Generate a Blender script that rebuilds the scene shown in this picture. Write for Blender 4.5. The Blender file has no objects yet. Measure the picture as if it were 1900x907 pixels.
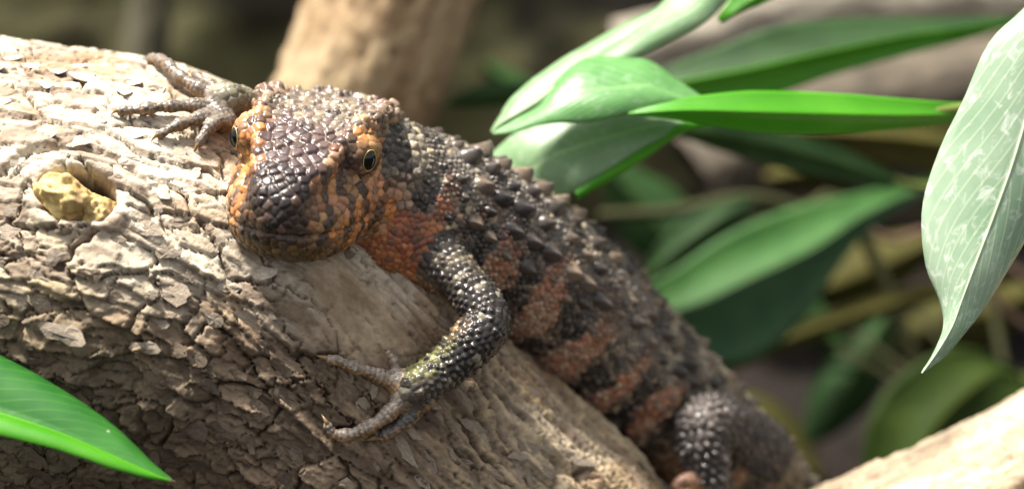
import bpy, bmesh, math, random
import numpy as np
from mathutils import Vector, Matrix
from mathutils.bvhtree import BVHTree
from mathutils.kdtree import KDTree

RNG = np.random.default_rng(7)
random.seed(7)
S = 0.01                                   # the scene is laid out in centimetres, built in metres
scene = bpy.context.scene
COL = scene.collection

# ------------------------------------------------------------------ camera
FPX = 2600.0                               # focal length in photograph pixels (1900 wide)
PITCH = math.radians(20)
CAM = np.array([0.0, 0.0, 32.0])
FWD = np.array([0, math.cos(PITCH), -math.sin(PITCH)])
UPV = np.array([0, math.sin(PITCH), math.cos(PITCH)])
RGT = np.array([1.0, 0, 0])
cd = bpy.data.cameras.new('camera')
cam = bpy.data.objects.new('camera', cd)
COL.objects.link(cam)
cam.location = CAM * S
cam.rotation_euler = (math.radians(90) - PITCH, 0, 0)
cd.sensor_width = 36
cd.lens = 36 * FPX / 1900
cd.clip_start = 0.01
cd.clip_end = 100
cd.dof.use_dof = True
cd.dof.focus_distance = 0.262
cd.dof.aperture_fstop = 7.5
scene.camera = cam

# ------------------------------------------------------------------ sky and sun
SUN_DIR = np.array([-0.34, 0, 0]) + 0.90 * UPV - 0.20 * FWD      # towards the sun
SUN_DIR /= np.linalg.norm(SUN_DIR)
world = bpy.data.worlds.new('World')
scene.world = world
world.use_nodes = True
wn = world.node_tree
bgn = wn.nodes['Background']
sky = wn.nodes.new('ShaderNodeTexSky')
sky.sky_type = 'NISHITA'
sky.sun_disc = False
sky.sun_elevation = math.asin(SUN_DIR[2])
sky.sun_rotation = math.atan2(SUN_DIR[0], SUN_DIR[1])
sky.dust_density = 4
hs = wn.nodes.new('ShaderNodeHueSaturation')
hs.inputs['Saturation'].default_value = 0.12
wn.links.new(sky.outputs[0], hs.inputs['Color'])
wn.links.new(hs.outputs[0], bgn.inputs[0])
bgn.inputs[1].default_value = 0.095
sl = bpy.data.lights.new('sun', 'SUN')
sun = bpy.data.objects.new('sun', sl)
COL.objects.link(sun)
sl.energy = 5.0
sl.angle = math.radians(9)
sl.color = (1.0, 0.945, 0.85)
sun.rotation_euler = Vector(SUN_DIR).to_track_quat('Z', 'Y').to_euler()
scene.view_settings.view_transform = 'Standard'
scene.view_settings.look = 'None'
scene.view_settings.exposure = 1.36
scene.view_settings.gamma = 1
scene.view_settings.use_curve_mapping = False
scene.cycles.max_bounces = 6
scene.cycles.use_denoising = True

# ------------------------------------------------------------------ helpers
def W(px, py, d):
    """photograph pixel + depth along the view (cm) -> point in the place (cm)"""
    return CAM + FWD * d + RGT * ((px - 950) / FPX * d) + UPV * ((453.5 - py) / FPX * d)

def ray(px, py):
    v = FWD + RGT * ((px - 950) / FPX) + UPV * ((453.5 - py) / FPX)
    return v / np.linalg.norm(v)

def camdir(x, y, z):
    """camera axes (right, up, towards the viewer) -> direction in the place"""
    return RGT * x + UPV * y - FWD * z

def project(p):
    q = p - CAM
    d = q @ FWD
    return np.stack([950 + (q @ RGT) / d * FPX, 453.5 - (q @ UPV) / d * FPX], -1)

def hash3(i, j, k, seed=0):
    h = (i.astype(np.int64) * 374761393 + j.astype(np.int64) * 668265263 + k.astype(np.int64) * 2147483647 + seed * 974634541) & 0xffffffff
    h = ((h ^ (h >> 13)) * 1274126177) & 0xffffffff
    h = ((h ^ (h >> 16)) * 2246822519) & 0xffffffff
    h = h ^ (h >> 15)
    return (h & 0xffffff) / float(0xffffff)

def noise3(p, seed=0):
    i = np.floor(p).astype(np.int64)
    f = p - i
    f = f * f * (3 - 2 * f)
    out = 0
    for dx in (0, 1):
        wx = f[:, 0] if dx else 1 - f[:, 0]
        for dy in (0, 1):
            wy = f[:, 1] if dy else 1 - f[:, 1]
            for dz in (0, 1):
                wz = f[:, 2] if dz else 1 - f[:, 2]
                out = out + wx * wy * wz * hash3(i[:, 0] + dx, i[:, 1] + dy, i[:, 2] + dz, seed)
    return out * 2 - 1

def fbm(p, oct=4, seed=0, gain=0.5):
    a, s, o = 1.0, 0, 0
    p = np.asarray(p, float)
    for k in range(oct):
        o = o + a * noise3(p, seed + k * 17)
        s += a
        a *= gain
        p = p * 2.03 + 5.1
    return o / s

def cells(u, v, seed=0):
    """2-D cellular pattern: nearest distance, border distance, random id values, offset from the centre"""
    i = np.floor(u).astype(np.int64)
    j = np.floor(v).astype(np.int64)
    f1 = np.full(u.shape, 9.0)
    f2 = np.full(u.shape, 9.0)
    r1 = np.zeros(u.shape); r2 = np.zeros(u.shape); r3 = np.zeros(u.shape)
    ox = np.zeros(u.shape); oy = np.zeros(u.shape)
    z = np.zeros_like(i)
    for di in (-1, 0, 1):
        for dj in (-1, 0, 1):
            ci, cj = i + di, j + dj
            cx = ci + 0.5 + 0.85 * (hash3(ci, cj, z, seed) - 0.5)
            cy = cj + 0.5 + 0.85 * (hash3(ci, cj, z + 1, seed) - 0.5)
            dx, dy = u - cx, v - cy
            d = np.sqrt(dx * dx + dy * dy)
            m = d < f1
            f2 = np.where(m, f1, np.minimum(f2, d))
            f1 = np.where(m, d, f1)
            r1 = np.where(m, hash3(ci, cj, z + 2, seed), r1)
            r2 = np.where(m, hash3(ci, cj, z + 3, seed), r2)
            r3 = np.where(m, hash3(ci, cj, z + 4, seed), r3)
            ox = np.where(m, dx, ox); oy = np.where(m, dy, oy)
    return f1, f2 - f1, r1, r2, r3, ox, oy

def sstep(a, b, x):
    t = np.clip((x - a) / (b - a), 0, 1)
    return t * t * (3 - 2 * t)

def mix(a, b, t):
    t = np.asarray(t)
    if t.ndim == 1:
        t = t[:, None]
    return np.asarray(a) * (1 - t) + np.asarray(b) * t

def catmull(pts, n):
    """smooth curve through rows of numbers"""
    P = np.asarray(pts, float)
    P = np.vstack([2 * P[0] - P[1], P, 2 * P[-1] - P[-2]])
    m = len(P) - 3
    t = np.linspace(0, m - 1e-9, n)
    k = t.astype(int)
    f = (t - k)[:, None]
    p0, p1, p2, p3 = P[k], P[k + 1], P[k + 2], P[k + 3]
    return 0.5 * (2 * p1 + (p2 - p0) * f + (2 * p0 - 5 * p1 + 4 * p2 - p3) * f ** 2 + (3 * p1 - p0 - 3 * p2 + p3) * f ** 3)

def make_mesh(name, v, faces, mat=None, smooth=True, col=None, uv=None, attrs=None):
    """v: Nx3 in metres; faces: array (M,3|4) or list"""
    me = bpy.data.meshes.new(name)
    v = np.ascontiguousarray(v, np.float32)
    if isinstance(faces, np.ndarray):
        M, k = faces.shape
        me.vertices.add(len(v))
        me.vertices.foreach_set('co', v.ravel())
        me.loops.add(M * k)
        me.loops.foreach_set('vertex_index', faces.astype(np.int32).ravel())
        me.polygons.add(M)
        me.polygons.foreach_set('loop_start', np.arange(0, M * k, k, dtype=np.int32))
        me.update(calc_edges=True)
    else:
        me.from_pydata(v.tolist(), [], faces)
    if smooth:
        me.polygons.foreach_set('use_smooth', np.ones(len(me.polygons), bool))
    if col is not None:
        a = me.color_attributes.new('col', 'FLOAT_COLOR', 'POINT')
        c = np.ones((len(v), 4), np.float32)
        c[:, :3] = col
        a.data.foreach_set('color', c.ravel())
    for k, val in (attrs or {}).items():
        a = me.attributes.new(k, 'FLOAT', 'POINT')
        a.data.foreach_set('value', np.ascontiguousarray(val, np.float32))
    if uv is not None:
        a = me.attributes.new('leaf_uv', 'FLOAT_VECTOR', 'POINT')
        u3 = np.zeros((len(v), 3), np.float32)
        u3[:, :2] = uv
        a.data.foreach_set('vector', u3.ravel())
    if mat:
        me.materials.append(mat)
    me.update()
    return me

ORIG = {}
def link(name, me, parent=None, origin=(0, 0, 0)):
    o = bpy.data.objects.new(name, me)
    COL.objects.link(o)
    origin = np.asarray(origin, float)
    ORIG[o.name] = origin
    if parent:
        o.parent = parent
        o.location = (origin - ORIG[parent.name]) * S
    else:
        o.location = origin * S
    return o

def mesh_obj(name, v_cm, faces, mat, parent=None, origin=None, **kw):
    v_cm = np.asarray(v_cm, float)
    if origin is None:
        origin = ORIG[parent.name] if parent else v_cm.mean(0)
    me = make_mesh(name, (v_cm - origin) * S, faces, mat, **kw)
    return link(name, me, parent, origin)

def thing(name, label, cat, base, group=None):
    o = link(name, None, None, base)
    o.empty_display_size = 0.01
    return tag(o, label, cat, group)

def tag(o, label=None, cat=None, group=None, kind=None):
    for k, v in (('label', label), ('category', cat), ('group', group), ('kind', kind)):
        if v:
            o[k] = v
    return o

# ------------------------------------------------------------------ materials
def nodes(name):
    m = bpy.data.materials.new(name)
    m.use_nodes = True
    nt = m.node_tree
    b = nt.nodes['Principled BSDF']
    return m, nt, b, nt.nodes.new, nt.links.new

def mat_attr(name, rough=0.5, rough_var=0.15, spec=0.5, grain=700, vary=0.18, bump=0.3, bump_scale=900, bump_dist=0.0002, coat=0.0, stretch=None):
    """colour from the mesh's own pigment attribute, with fine procedural grain, relief and gloss variation"""
    m, nt, b, N, L = nodes(name)
    a = N('ShaderNodeVertexColor'); a.layer_name = 'col'
    tc = N('ShaderNodeTexCoord')
    n1 = N('ShaderNodeTexNoise'); n1.inputs['Scale'].default_value = grain; n1.inputs['Detail'].default_value = 5
    n1.inputs['Roughness'].default_value = 0.65
    L(tc.outputs['Object'], n1.inputs['Vector'])
    mr = N('ShaderNodeMapRange')
    mr.inputs['From Min'].default_value = 0.3; mr.inputs['From Max'].default_value = 0.7
    mr.inputs['To Min'].default_value = 1 - vary; mr.inputs['To Max'].default_value = 1 + vary
    L(n1.outputs['Fac'], mr.inputs['Value'])
    mx = N('ShaderNodeVectorMath'); mx.operation = 'SCALE'
    L(a.outputs['Color'], mx.inputs[0]); L(mr.outputs[0], mx.inputs['Scale'])
    L(mx.outputs[0], b.inputs['Base Color'])
    n2 = N('ShaderNodeTexNoise'); n2.inputs['Scale'].default_value = bump_scale; n2.inputs['Detail'].default_value = 6
    n2.inputs['Roughness'].default_value = 0.6
    L(tc.outputs['Object'], n2.inputs['Vector'])
    bp = N('ShaderNodeBump'); bp.inputs['Strength'].default_value = bump; bp.inputs['Distance'].default_value = bump_dist
    L(n2.outputs['Fac'], bp.inputs['Height']); L(bp.outputs[0], b.inputs['Normal'])
    r = N('ShaderNodeMapRange')
    r.inputs['From Min'].default_value = 0.3; r.inputs['From Max'].default_value = 0.7
    r.inputs['To Min'].default_value = rough - rough_var; r.inputs['To Max'].default_value = rough + rough_var
    L(n1.outputs['Fac'], r.inputs['Value']); L(r.outputs[0], b.inputs['Roughness'])
    b.inputs['Specular IOR Level'].default_value = spec
    if coat:
        b.inputs['Coat Weight'].default_value = coat
        b.inputs['Coat Roughness'].default_value = 0.25
    return m

M_BARK = mat_attr('bark', 0.72, 0.15, 0.35, 500, 0.25, 0.8, 1100, 0.0004)
M_BARKFAR = mat_attr('bark_far', 0.8, 0.1, 0.3, 200, 0.25, 0.5, 300, 0.001)
M_STUB = mat_attr('stub_wood', 0.62, 0.12, 0.4, 500, 0.2, 0.5, 900, 0.0004)
M_SKIN = mat_attr('lizard_skin', 0.28, 0.09, 0.34, 900, 0.18, 0.25, 1600, 0.00012)
M_KEEL = mat_attr('keeled_scale_horn', 0.26, 0.08, 0.45, 900, 0.25, 0.3, 1500, 0.00012)
M_ROCK = mat_attr('rock', 0.85, 0.1, 0.3, 60, 0.3, 0.8, 60, 0.004)
M_SOIL = mat_attr('soil', 0.95, 0.04, 0.2, 150, 0.35, 0.9, 250, 0.003)

def mat_plain(name, c, rough=0.4, spec=0.5, coat=0, var=0.15, scale=800):
    m, nt, b, N, L = nodes(name)
    tc = N('ShaderNodeTexCoord')
    n = N('ShaderNodeTexNoise'); n.inputs['Scale'].default_value = scale; n.inputs['Detail'].default_value = 4
    L(tc.outputs['Object'], n.inputs['Vector'])
    cr = N('ShaderNodeValToRGB')
    cr.color_ramp.elements[0].position = 0.3; cr.color_ramp.elements[1].position = 0.7
    cr.color_ramp.elements[0].color = (*[x * (1 - var) for x in c], 1)
    cr.color_ramp.elements[1].color = (*[x * (1 + var) for x in c], 1)
    L(n.outputs['Fac'], cr.inputs[0]); L(cr.outputs[0], b.inputs['Base Color'])
    b.inputs['Roughness'].default_value = rough
    b.inputs['Specular IOR Level'].default_value = spec
    b.inputs['Coat Weight'].default_value = coat
    b.inputs['Coat Roughness'].default_value = 0.04
    return m

M_PUPIL = mat_plain('eye_black', (0.004, 0.004, 0.005), 0.12, 0.35, 0.3)
M_IRIS = mat_plain('eye_gold', (0.46, 0.36, 0.12), 0.4, 0.5, 0.2)
M_CLAW = mat_plain('claw_horn', (0.20, 0.125, 0.055), 0.35, 0.5)
M_STEM = mat_plain('stem_green', (0.12, 0.16, 0.03), 0.5, 0.4)
M_STEMD = mat_plain('stem_dark', (0.035, 0.036, 0.014), 0.8, 0.15)
M_TWIG = mat_plain('twig_bark', (0.11, 0.065, 0.045), 0.7, 0.3)

def mat_leaf(name, c, c2, trans=(0.2, 0.5, 0.02), tw=0.35, rough=0.3, bloom=0.0, bloom_col=(0.62, 0.70, 0.58), vein=0.25, spots=0.0, spec=0.5):
    """waxy leaf: mottled blade, side veins, midrib line, chalky water marks and painted sky sheen, light through the blade"""
    m, nt, b, N, L = nodes(name)
    at = N('ShaderNodeAttribute'); at.attribute_name = 'leaf_uv'
    tc = N('ShaderNodeTexCoord')
    n1 = N('ShaderNodeTexNoise'); n1.inputs['Scale'].default_value = 90; n1.inputs['Detail'].default_value = 5
    L(tc.outputs['Object'], n1.inputs['Vector'])
    mc = N('ShaderNodeMix'); mc.data_type = 'RGBA'
    mc.inputs['A'].default_value = (*c, 1); mc.inputs['B'].default_value = (*c2, 1)
    rm = N('ShaderNodeMapRange'); rm.inputs['From Min'].default_value = 0.35; rm.inputs['From Max'].default_value = 0.65
    L(n1.outputs['Fac'], rm.inputs['Value']); L(rm.outputs[0], mc.inputs['Factor'])
    # veins: waves slanting off the midrib
    sx = N('ShaderNodeSeparateXYZ'); L(at.outputs['Vector'], sx.inputs[0])
    ab = N('ShaderNodeMath'); ab.operation = 'ABSOLUTE'; L(sx.outputs['X'], ab.inputs[0])
    ma = N('ShaderNodeMath'); ma.operation = 'MULTIPLY_ADD'; ma.inputs[1].default_value = -0.35
    L(ab.outputs[0], ma.inputs[0]); L(sx.outputs['Y'], ma.inputs[2])
    ms = N('ShaderNodeMath'); ms.operation = 'MULTIPLY'; ms.inputs[1].default_value = 95
    L(ma.outputs[0], ms.inputs[0])
    sn = N('ShaderNodeMath'); sn.operation = 'SINE'; L(ms.outputs[0], sn.inputs[0])
    vr = N('ShaderNodeMapRange'); vr.inputs['From Min'].default_value = 0.6; vr.inputs['From Max'].default_value = 1.0
    vr.inputs['To Max'].default_value = vein
    L(sn.outputs[0], vr.inputs['Value'])
    mid = N('ShaderNodeMapRange'); mid.inputs['From Min'].default_value = 0.05; mid.inputs['From Max'].default_value = 0.015
    mid.inputs['To Max'].default_value = 0.55
    L(ab.outputs[0], mid.inputs['Value'])
    mxv = N('ShaderNodeMath'); mxv.operation = 'MAXIMUM'; L(vr.outputs[0], mxv.inputs[0]); L(mid.outputs[0], mxv.inputs[1])
    mv = N('ShaderNodeMix'); mv.data_type = 'RGBA'
    mv.inputs['B'].default_value = (min(1, c2[0] * 1.9 + .03), min(1, c2[1] * 1.6 + .03), min(1, c2[2] * 1.6), 1)
    L(mxv.outputs[0], mv.inputs['Factor']); L(mc.outputs['Result'], mv.inputs['A'])
    col = mv.outputs['Result']
    rough_in = None
    if bloom > 0:
        mp = N('ShaderNodeMapping'); mp.inputs['Scale'].default_value = (2.4, 13, 1)
        L(at.outputs['Vector'], mp.inputs[0])
        n2 = N('ShaderNodeTexNoise'); n2.inputs['Scale'].default_value = 2.2; n2.inputs['Detail'].default_value = 9
        n2.inputs['Roughness'].default_value = 0.62; n2.inputs['Distortion'].default_value = 0.8
        L(mp.outputs[0], n2.inputs['Vector'])
        r2 = N('ShaderNodeMapRange'); r2.inputs['From Min'].default_value = 0.52; r2.inputs['From Max'].default_value = 0.70
        r2.inputs['To Max'].default_value = bloom
        L(n2.outputs['Fac'], r2.inputs['Value'])
        mb = N('ShaderNodeMix'); mb.data_type = 'RGBA'; mb.inputs['B'].default_value = (*bloom_col, 1)
        L(r2.outputs[0], mb.inputs['Factor']); L(col, mb.inputs['A'])
        col = mb.outputs['Result']
    if spots > 0:
        vo = N('ShaderNodeTexVoronoi'); vo.inputs['Scale'].default_value = 260
        L(tc.outputs['Object'], vo.inputs['Vector'])
        r3 = N('ShaderNodeMapRange'); r3.inputs['From Min'].default_value = 0.11; r3.inputs['From Max'].default_value = 0.04
        r3.inputs['To Max'].default_value = spots
        L(vo.outputs['Distance'], r3.inputs['Value'])
        mb = N('ShaderNodeMix'); mb.data_type = 'RGBA'; mb.inputs['B'].default_value = (0.6, 0.62, 0.45, 1)
        L(r3.outputs[0], mb.inputs['Factor']); L(col, mb.inputs['A'])
        col = mb.outputs['Result']
    L(col, b.inputs['Base Color'])
    b.inputs['Roughness'].default_value = rough
    b.inputs['Specular IOR Level'].default_value = spec
    bp = N('ShaderNodeBump'); bp.inputs['Strength'].default_value = 0.25; bp.inputs['Distance'].default_value = 0.0004
    ad = N('ShaderNodeMath'); ad.operation = 'SUBTRACT'; L(n1.outputs['Fac'], ad.inputs[0]); L(mxv.outputs[0], ad.inputs[1])
    L(ad.outputs[0], bp.inputs['Height']); L(bp.outputs[0], b.inputs['Normal'])
    tr = N('ShaderNodeBsdfTranslucent'); tr.inputs['Color'].default_value = (*trans, 1)
    sh = N('ShaderNodeMixShader'); sh.inputs[0].default_value = tw
    L(b.outputs[0], sh.inputs[1]); L(tr.outputs[0], sh.inputs[2])
    L(sh.outputs[0], nt.nodes['Material Output'].inputs['Surface'])
    return m

# ------------------------------------------------------------------ tree limbs with bark
def tube_frame(P):
    """section axes along a curve: e1 leans to the viewer, e2 across"""
    T = np.gradient(P, axis=0)
    T /= np.linalg.norm(T, axis=1)[:, None]
    e1 = -FWD[None] - (T @ -FWD)[:, None] * T
    e1 /= np.linalg.norm(e1, axis=1)[:, None]
    e2 = np.cross(T, e1)
    sgn = np.sign((e2 @ UPV).sum())
    return T, e1, e2 * sgn

def bark_relief(u, v, seed, long=0.0):
    """flaking bark: shingle-like plates of three sizes, one edge lifted over the next, splits along the grain.
    long (0..1 per point) draws the plates out into fibres. Returns relief (cm), depth of splits, plate tone"""
    long = np.broadcast_to(long, u.shape)
    p = np.stack([u, v, np.zeros_like(u)], -1)
    wu = fbm(p * [0.9, 1.6, 1], 4, seed) * 0.42
    wv = fbm(p * [0.7, 1.3, 1] + 40, 4, seed + 1) * 0.30
    jag = fbm(p * [6, 9, 1] + 11, 3, seed + 2) * 0.05
    h = np.zeros_like(u)
    crack = np.zeros_like(u)
    tone = np.zeros_like(u)
    gap = np.zeros_like(u)
    for k, (au, av, step, cut, cw, tw) in enumerate(((1.25, 0.60, 0.17, 0.26, 0.07, 0.42), (0.60, 0.27, 0.115, 0.14, 0.09, 0.42), (0.25, 0.115, 0.045, 0.02, 0.12, 0.25))):
        uu = (u + wu * (1.0 - 0.2 * k) + jag) / au
        vv = (v + wv + jag) / av
        f1, b, r1, r2, r3, ox, oy = cells(uu, vv, seed + 31 * k)
        if long.max() > 0:
            g1, c, q1, q2, q3, px_, py_ = cells(uu / 2.6, vv * 1.5, seed + 31 * k + 7)
            mx = lambda A, B: A * (1 - long) + B * long
            b, r1, r2, r3, ox, oy = mx(b, c), mx(r1, q1), mx(r2, q2), mx(r3, q3), mx(ox, px_), mx(oy, py_)
        e = 1 - sstep(0.0, cw, b)
        open_ = sstep(0.22, 0.65, r3)
        lift = (0.25 + 1.0 * r2)
        h += step * (0.75 * (r1 - 0.5) - lift * (0.75 * oy + (r3 - 0.5) * 1.1 * ox))
        gap += cut * e * open_
        crack = np.maximum(crack, e * (0.15 + 0.85 * open_) * (0.95, 0.65, 0.35)[k])
        tone += tw * (r2 - 0.5) * 2
    fine = fbm(p * [4, 17, 1], 4, seed + 90)
    streak = fbm(p * [1.1, 9, 1] + 7, 4, seed + 95)
    h += 0.026 * fine + 0.03 * streak * long + 0.10 * fbm(p * [0.45, 0.8, 1], 3, seed + 91)
    return h, gap, crack, tone + 0.4 * fine + 0.5 * streak

# the log the lizard lies on: axis (photo x, photo y, depth) and radius in cm
LOG_AX = [(-900, 330, 30.5, 4.9), (-450, 400, 30.2, 4.85), (0, 488, 30.0, 4.75), (290, 556, 30.0, 4.88), (520, 690, 30.2, 4.30),
          (740, 885, 30.6, 3.85), (1010, 1130, 31.4, 3.6), (1300, 1400, 32.6, 3.4), (1700, 1800, 35, 3.3), (2050, 2150, 37.5, 3.3)]
def build_tube(ax, ns, na, dense=(-105, 115), coarse=26):
    Q = np.array([[*W(a, b, c), r] for a, b, c, r in ax])
    Q = catmull(Q, 4000)
    seg = np.linalg.norm(np.diff(Q[:, :3], axis=0), axis=1)
    s = np.concatenate([[0], np.cumsum(seg)])
    return Q, s

Q, s_all = build_tube(LOG_AX, 0, 0)
prj = project(Q[:, :3])
in_view = (prj[:, 0] > -420) & (prj[:, 1] < 1330)
s0, s1 = s_all[in_view][0], s_all[in_view][-1]
sv = np.concatenate([np.linspace(0, s0, 14)[:-1], np.arange(s0, s1, 0.034), np.linspace(s1, s_all[-1], 30)])
Qs = np.stack([np.interp(sv, s_all, Q[:, k]) for k in range(4)], -1)
LT, LE1, LE2 = tube_frame(Qs[:, :3])
ang = np.concatenate([np.radians(np.arange(-100, 118, 0.48)), np.radians(np.linspace(118, 260, 28)[:-1])])
NS, NA = len(sv), len(ang)
U = np.repeat(sv, NA)
A = np.tile(ang, NS)
Rb = np.repeat(Qs[:, 3], NA)
V = A * 4.2
ctr = np.repeat(Qs[:, :3], NA, 0)
dirn = np.repeat(LE1, NA, 0) * np.cos(A)[:, None] + np.repeat(LE2, NA, 0) * np.sin(A)[:, None]
lump = 0.16 * fbm(np.stack([U * 0.28, np.cos(A) * 1.6, np.sin(A) * 1.6], -1), 3, 5)
base0 = ctr + dirn * (Rb + lump)[:, None]
FACES_L = []
ii = np.arange(NS - 1)[:, None] * NA + np.arange(NA)[None]
jj = np.arange(NS - 1)[:, None] * NA + (np.arange(NA)[None] + 1) % NA
LOGF = np.stack([ii, jj, jj + NA, ii + NA], -1).reshape(-1, 4)
bvh0 = BVHTree.FromPolygons([tuple(x) for x in base0[::1]], [tuple(f) for f in LOGF[::1].tolist()]) if False else None

# a coarse copy of the undisplaced log, to read depths from
cs = np.arange(0, NS, 6); ca = np.arange(0, NA, 6)
cb = base0.reshape(NS, NA, 3)[np.ix_(cs, ca)]
n1, n2 = len(cs), len(ca)
i2 = np.arange(n1 - 1)[:, None] * n2 + np.arange(n2)[None]
j2 = np.arange(n1 - 1)[:, None] * n2 + (np.arange(n2)[None] + 1) % n2
BVH = BVHTree.FromPolygons(cb.reshape(-1, 3).tolist(), np.stack([i2, j2, j2 + n2, i2 + n2], -1).reshape(-1, 4).tolist())
def on_log(px, py, off=0.0, fall=29.5):
    r = ray(px, py)
    hit = BVH.ray_cast(Vector(CAM), Vector(r))
    if hit[0] is None:
        c = W(px, py, fall)
        loc, nrm, _, _ = BVH.find_nearest(Vector(c))
    else:
        loc, nrm = hit[0], hit[1]
    loc, nrm = np.array(loc), np.array(nrm)
    if nrm @ (CAM - loc) < 0 and hit[0] is not None:
        nrm = -nrm
    return loc + nrm * off, nrm

h, gap, crack, tone = bark_relief(U, V, 11, long=sstep(17.5, 22.5, U - sv[0] - 0.0 + 0 * V) if False else sstep(640, 900, project(base0)[:, 0]))
def blob(px, py, r):
    c, _ = on_log(px, py)
    return np.exp(-(((base0 - c) ** 2).sum(1)) / r ** 2)
PXY = project(base0)
# worn smooth hollow below the chin
worn = np.clip(blob(640, 550, 0.75) + blob(690, 615, 0.7) + 0.6 * blob(610, 500, 0.5), 0, 1)
amp = 1.0 - 0.68 * worn
amp *= 1.0 + 0.55 * np.clip(blob(330, 640, 2.2), 0, 1)
# the big knot hole with a folded rim
kc, kn = on_log(142, 358)
kt = W(260, 400, 26) - W(142, 358, 26)
kt -= (kt @ kn) * kn; kt /= np.linalg.norm(kt)
kb = np.cross(kn, kt)
dk = base0 - kc
ka, kbb = dk @ kt, dk @ kb
kr = np.sqrt((ka / 0.78) ** 2 + (kbb / 0.56) ** 2) + 0.16 * fbm(np.stack([U * 1.6, V * 1.6, U * 0], -1), 5, 71, 0.65)
knear = (np.abs(dk @ kn) < 2.5)
hole = (1 - sstep(0.72, 1.0, kr)) * knear
rim = np.exp(-((kr - 1.22) / 0.22) ** 2) * knear
rim2 = np.exp(-((kr - 1.75) / 0.12) ** 2) * knear * (kbb * np.sign(kb @ UPV) > -0.1)
topl = (1 - sstep(380, 560, PXY[:, 1] - 0.1 * PXY[:, 0])) * (1 - sstep(500, 700, PXY[:, 0]))
disp = (h * amp * (1 - 0.52 * topl) - gap * (1 - 0.8 * worn) * (1 - 0.25 * topl)) * (1 - 0.75 * hole) - (1.25 + 0.5 * fbm(np.stack([U * 2.4, V * 2.4, U * 0 + 2], -1), 4, 73)) * hole + 0.10 * rim - 0.12 * rim2
# a long split behind the left fore foot and an edge under the elbow
disp += 0.05 * worn * fbm(np.stack([U * 2.2, V * 2.2, U * 0], -1), 4, 44)
# ledge where an outer layer of bark has broken off (right of the hand)
ledge = sstep(0, 18, (PXY[:, 0] - 872) + 0.15 * (PXY[:, 1] - 740) + 40 * fbm(np.stack([U * 1.2, V * 1.2, U * 0], -1), 3, 47)) * (1 - sstep(0, 20, PXY[:, 1] - 735 - 0.62 * (PXY[:, 0] - 870) - 30 * fbm(np.stack([U, V, U * 0 + 3], -1), 3, 48)))
disp += 0.16 * ledge
LOGV = base0 + dirn * disp[:, None]
# pigment: grey-tan plates, brown where the plates are lost, damp bark low on the left, shade painted over the lower side
n_big = fbm(np.stack([U * 0.35, V * 0.5, U * 0], -1), 4, 61)
pale = np.array([0.57, 0.49, 0.375]); grey = np.array([0.37, 0.305, 0.235]); brown = np.array([0.185, 0.120, 0.072]); dark = np.array([0.055, 0.040, 0.028]); ochre = np.array([0.40, 0.27, 0.12])
c = mix(grey, pale, sstep(-0.5, 0.5, tone + 0.4 * n_big))
c = mix(c, brown, 0.75 * sstep(0.0, 0.55, -tone * 0.6 - n_big * 0.5 + 0.1))
rusty = sstep(0.10, 0.45, fbm(np.stack([U * 0.8, V * 1.1, U * 0 + 9], -1), 4, 66))
c = mix(c, np.array([0.33, 0.19, 0.09]), 0.5 * rusty)
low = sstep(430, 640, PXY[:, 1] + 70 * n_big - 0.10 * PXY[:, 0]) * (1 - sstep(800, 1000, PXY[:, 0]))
c = mix(c, brown * (0.40 + 0.65 * sstep(-0.6, 0.6, tone))[:, None], 0.86 * low)  # browner lower bark, with shade painted into the pigment as well
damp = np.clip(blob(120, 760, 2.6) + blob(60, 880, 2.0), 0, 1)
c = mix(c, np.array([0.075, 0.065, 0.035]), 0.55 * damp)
c = mix(c, ochre, 0.55 * np.clip(blob(55, 510, 0.9) + blob(640, 790, .4) * 0.5 + 0.5 * blob(90, 430, .6), 0, 1) * sstep(-0.4, 0.5, n_big + tone))
c = mix(c, mix(np.array([0.24, 0.165, 0.095]), np.array([0.36, 0.27, 0.17]), sstep(-0.35, 0.35, fbm(np.stack([U * 1.6, V * 3.2, U * 0], -1), 4, 45))), 0.75 * worn)
c = mix(c, np.array([0.13, 0.085, 0.055]), 0.8 * hole)
c = mix(c, dark, 0.85 * np.clip(crack, 0, 1) * (1 - 0.8 * worn))
c = mix(c, np.array([0.44, 0.32, 0.17]), 0.65 * sstep(760, 920, PXY[:, 0]) * (1 - crack) * sstep(-0.7, 0.5, tone))
log = thing('fallen_log', 'thick flaky grey-brown log with a knot hole, under the lizard', 'log', W(900, 1900, 33.5))
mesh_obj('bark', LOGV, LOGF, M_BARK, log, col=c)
# closed ends
for e, nm in ((0, 'sawn_end'), (NS - 1, 'sawn_end')):
    ring = LOGV.reshape(NS, NA, 3)[e]
    vv = np.vstack([ring, ring.mean(0)[None]])
    ff = [(k, (k + 1) % NA, NA) for k in range(NA)]
    mesh_obj(nm, vv, ff, M_BARK, log, smooth=False, col=np.tile([0.34, 0.24, 0.14], (NA + 1, 1)))
BVHD = BVHTree.FromPolygons(LOGV.tolist(), LOGF.tolist())
def on_bark(px, py):
    r = ray(px, py)
    hit = BVHD.ray_cast(Vector(CAM), Vector(r))
    if hit[0] is None:
        return None
    n = np.array(hit[1])
    if n @ r > 0:
        n = -n
    return np.array(hit[0]), n

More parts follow.
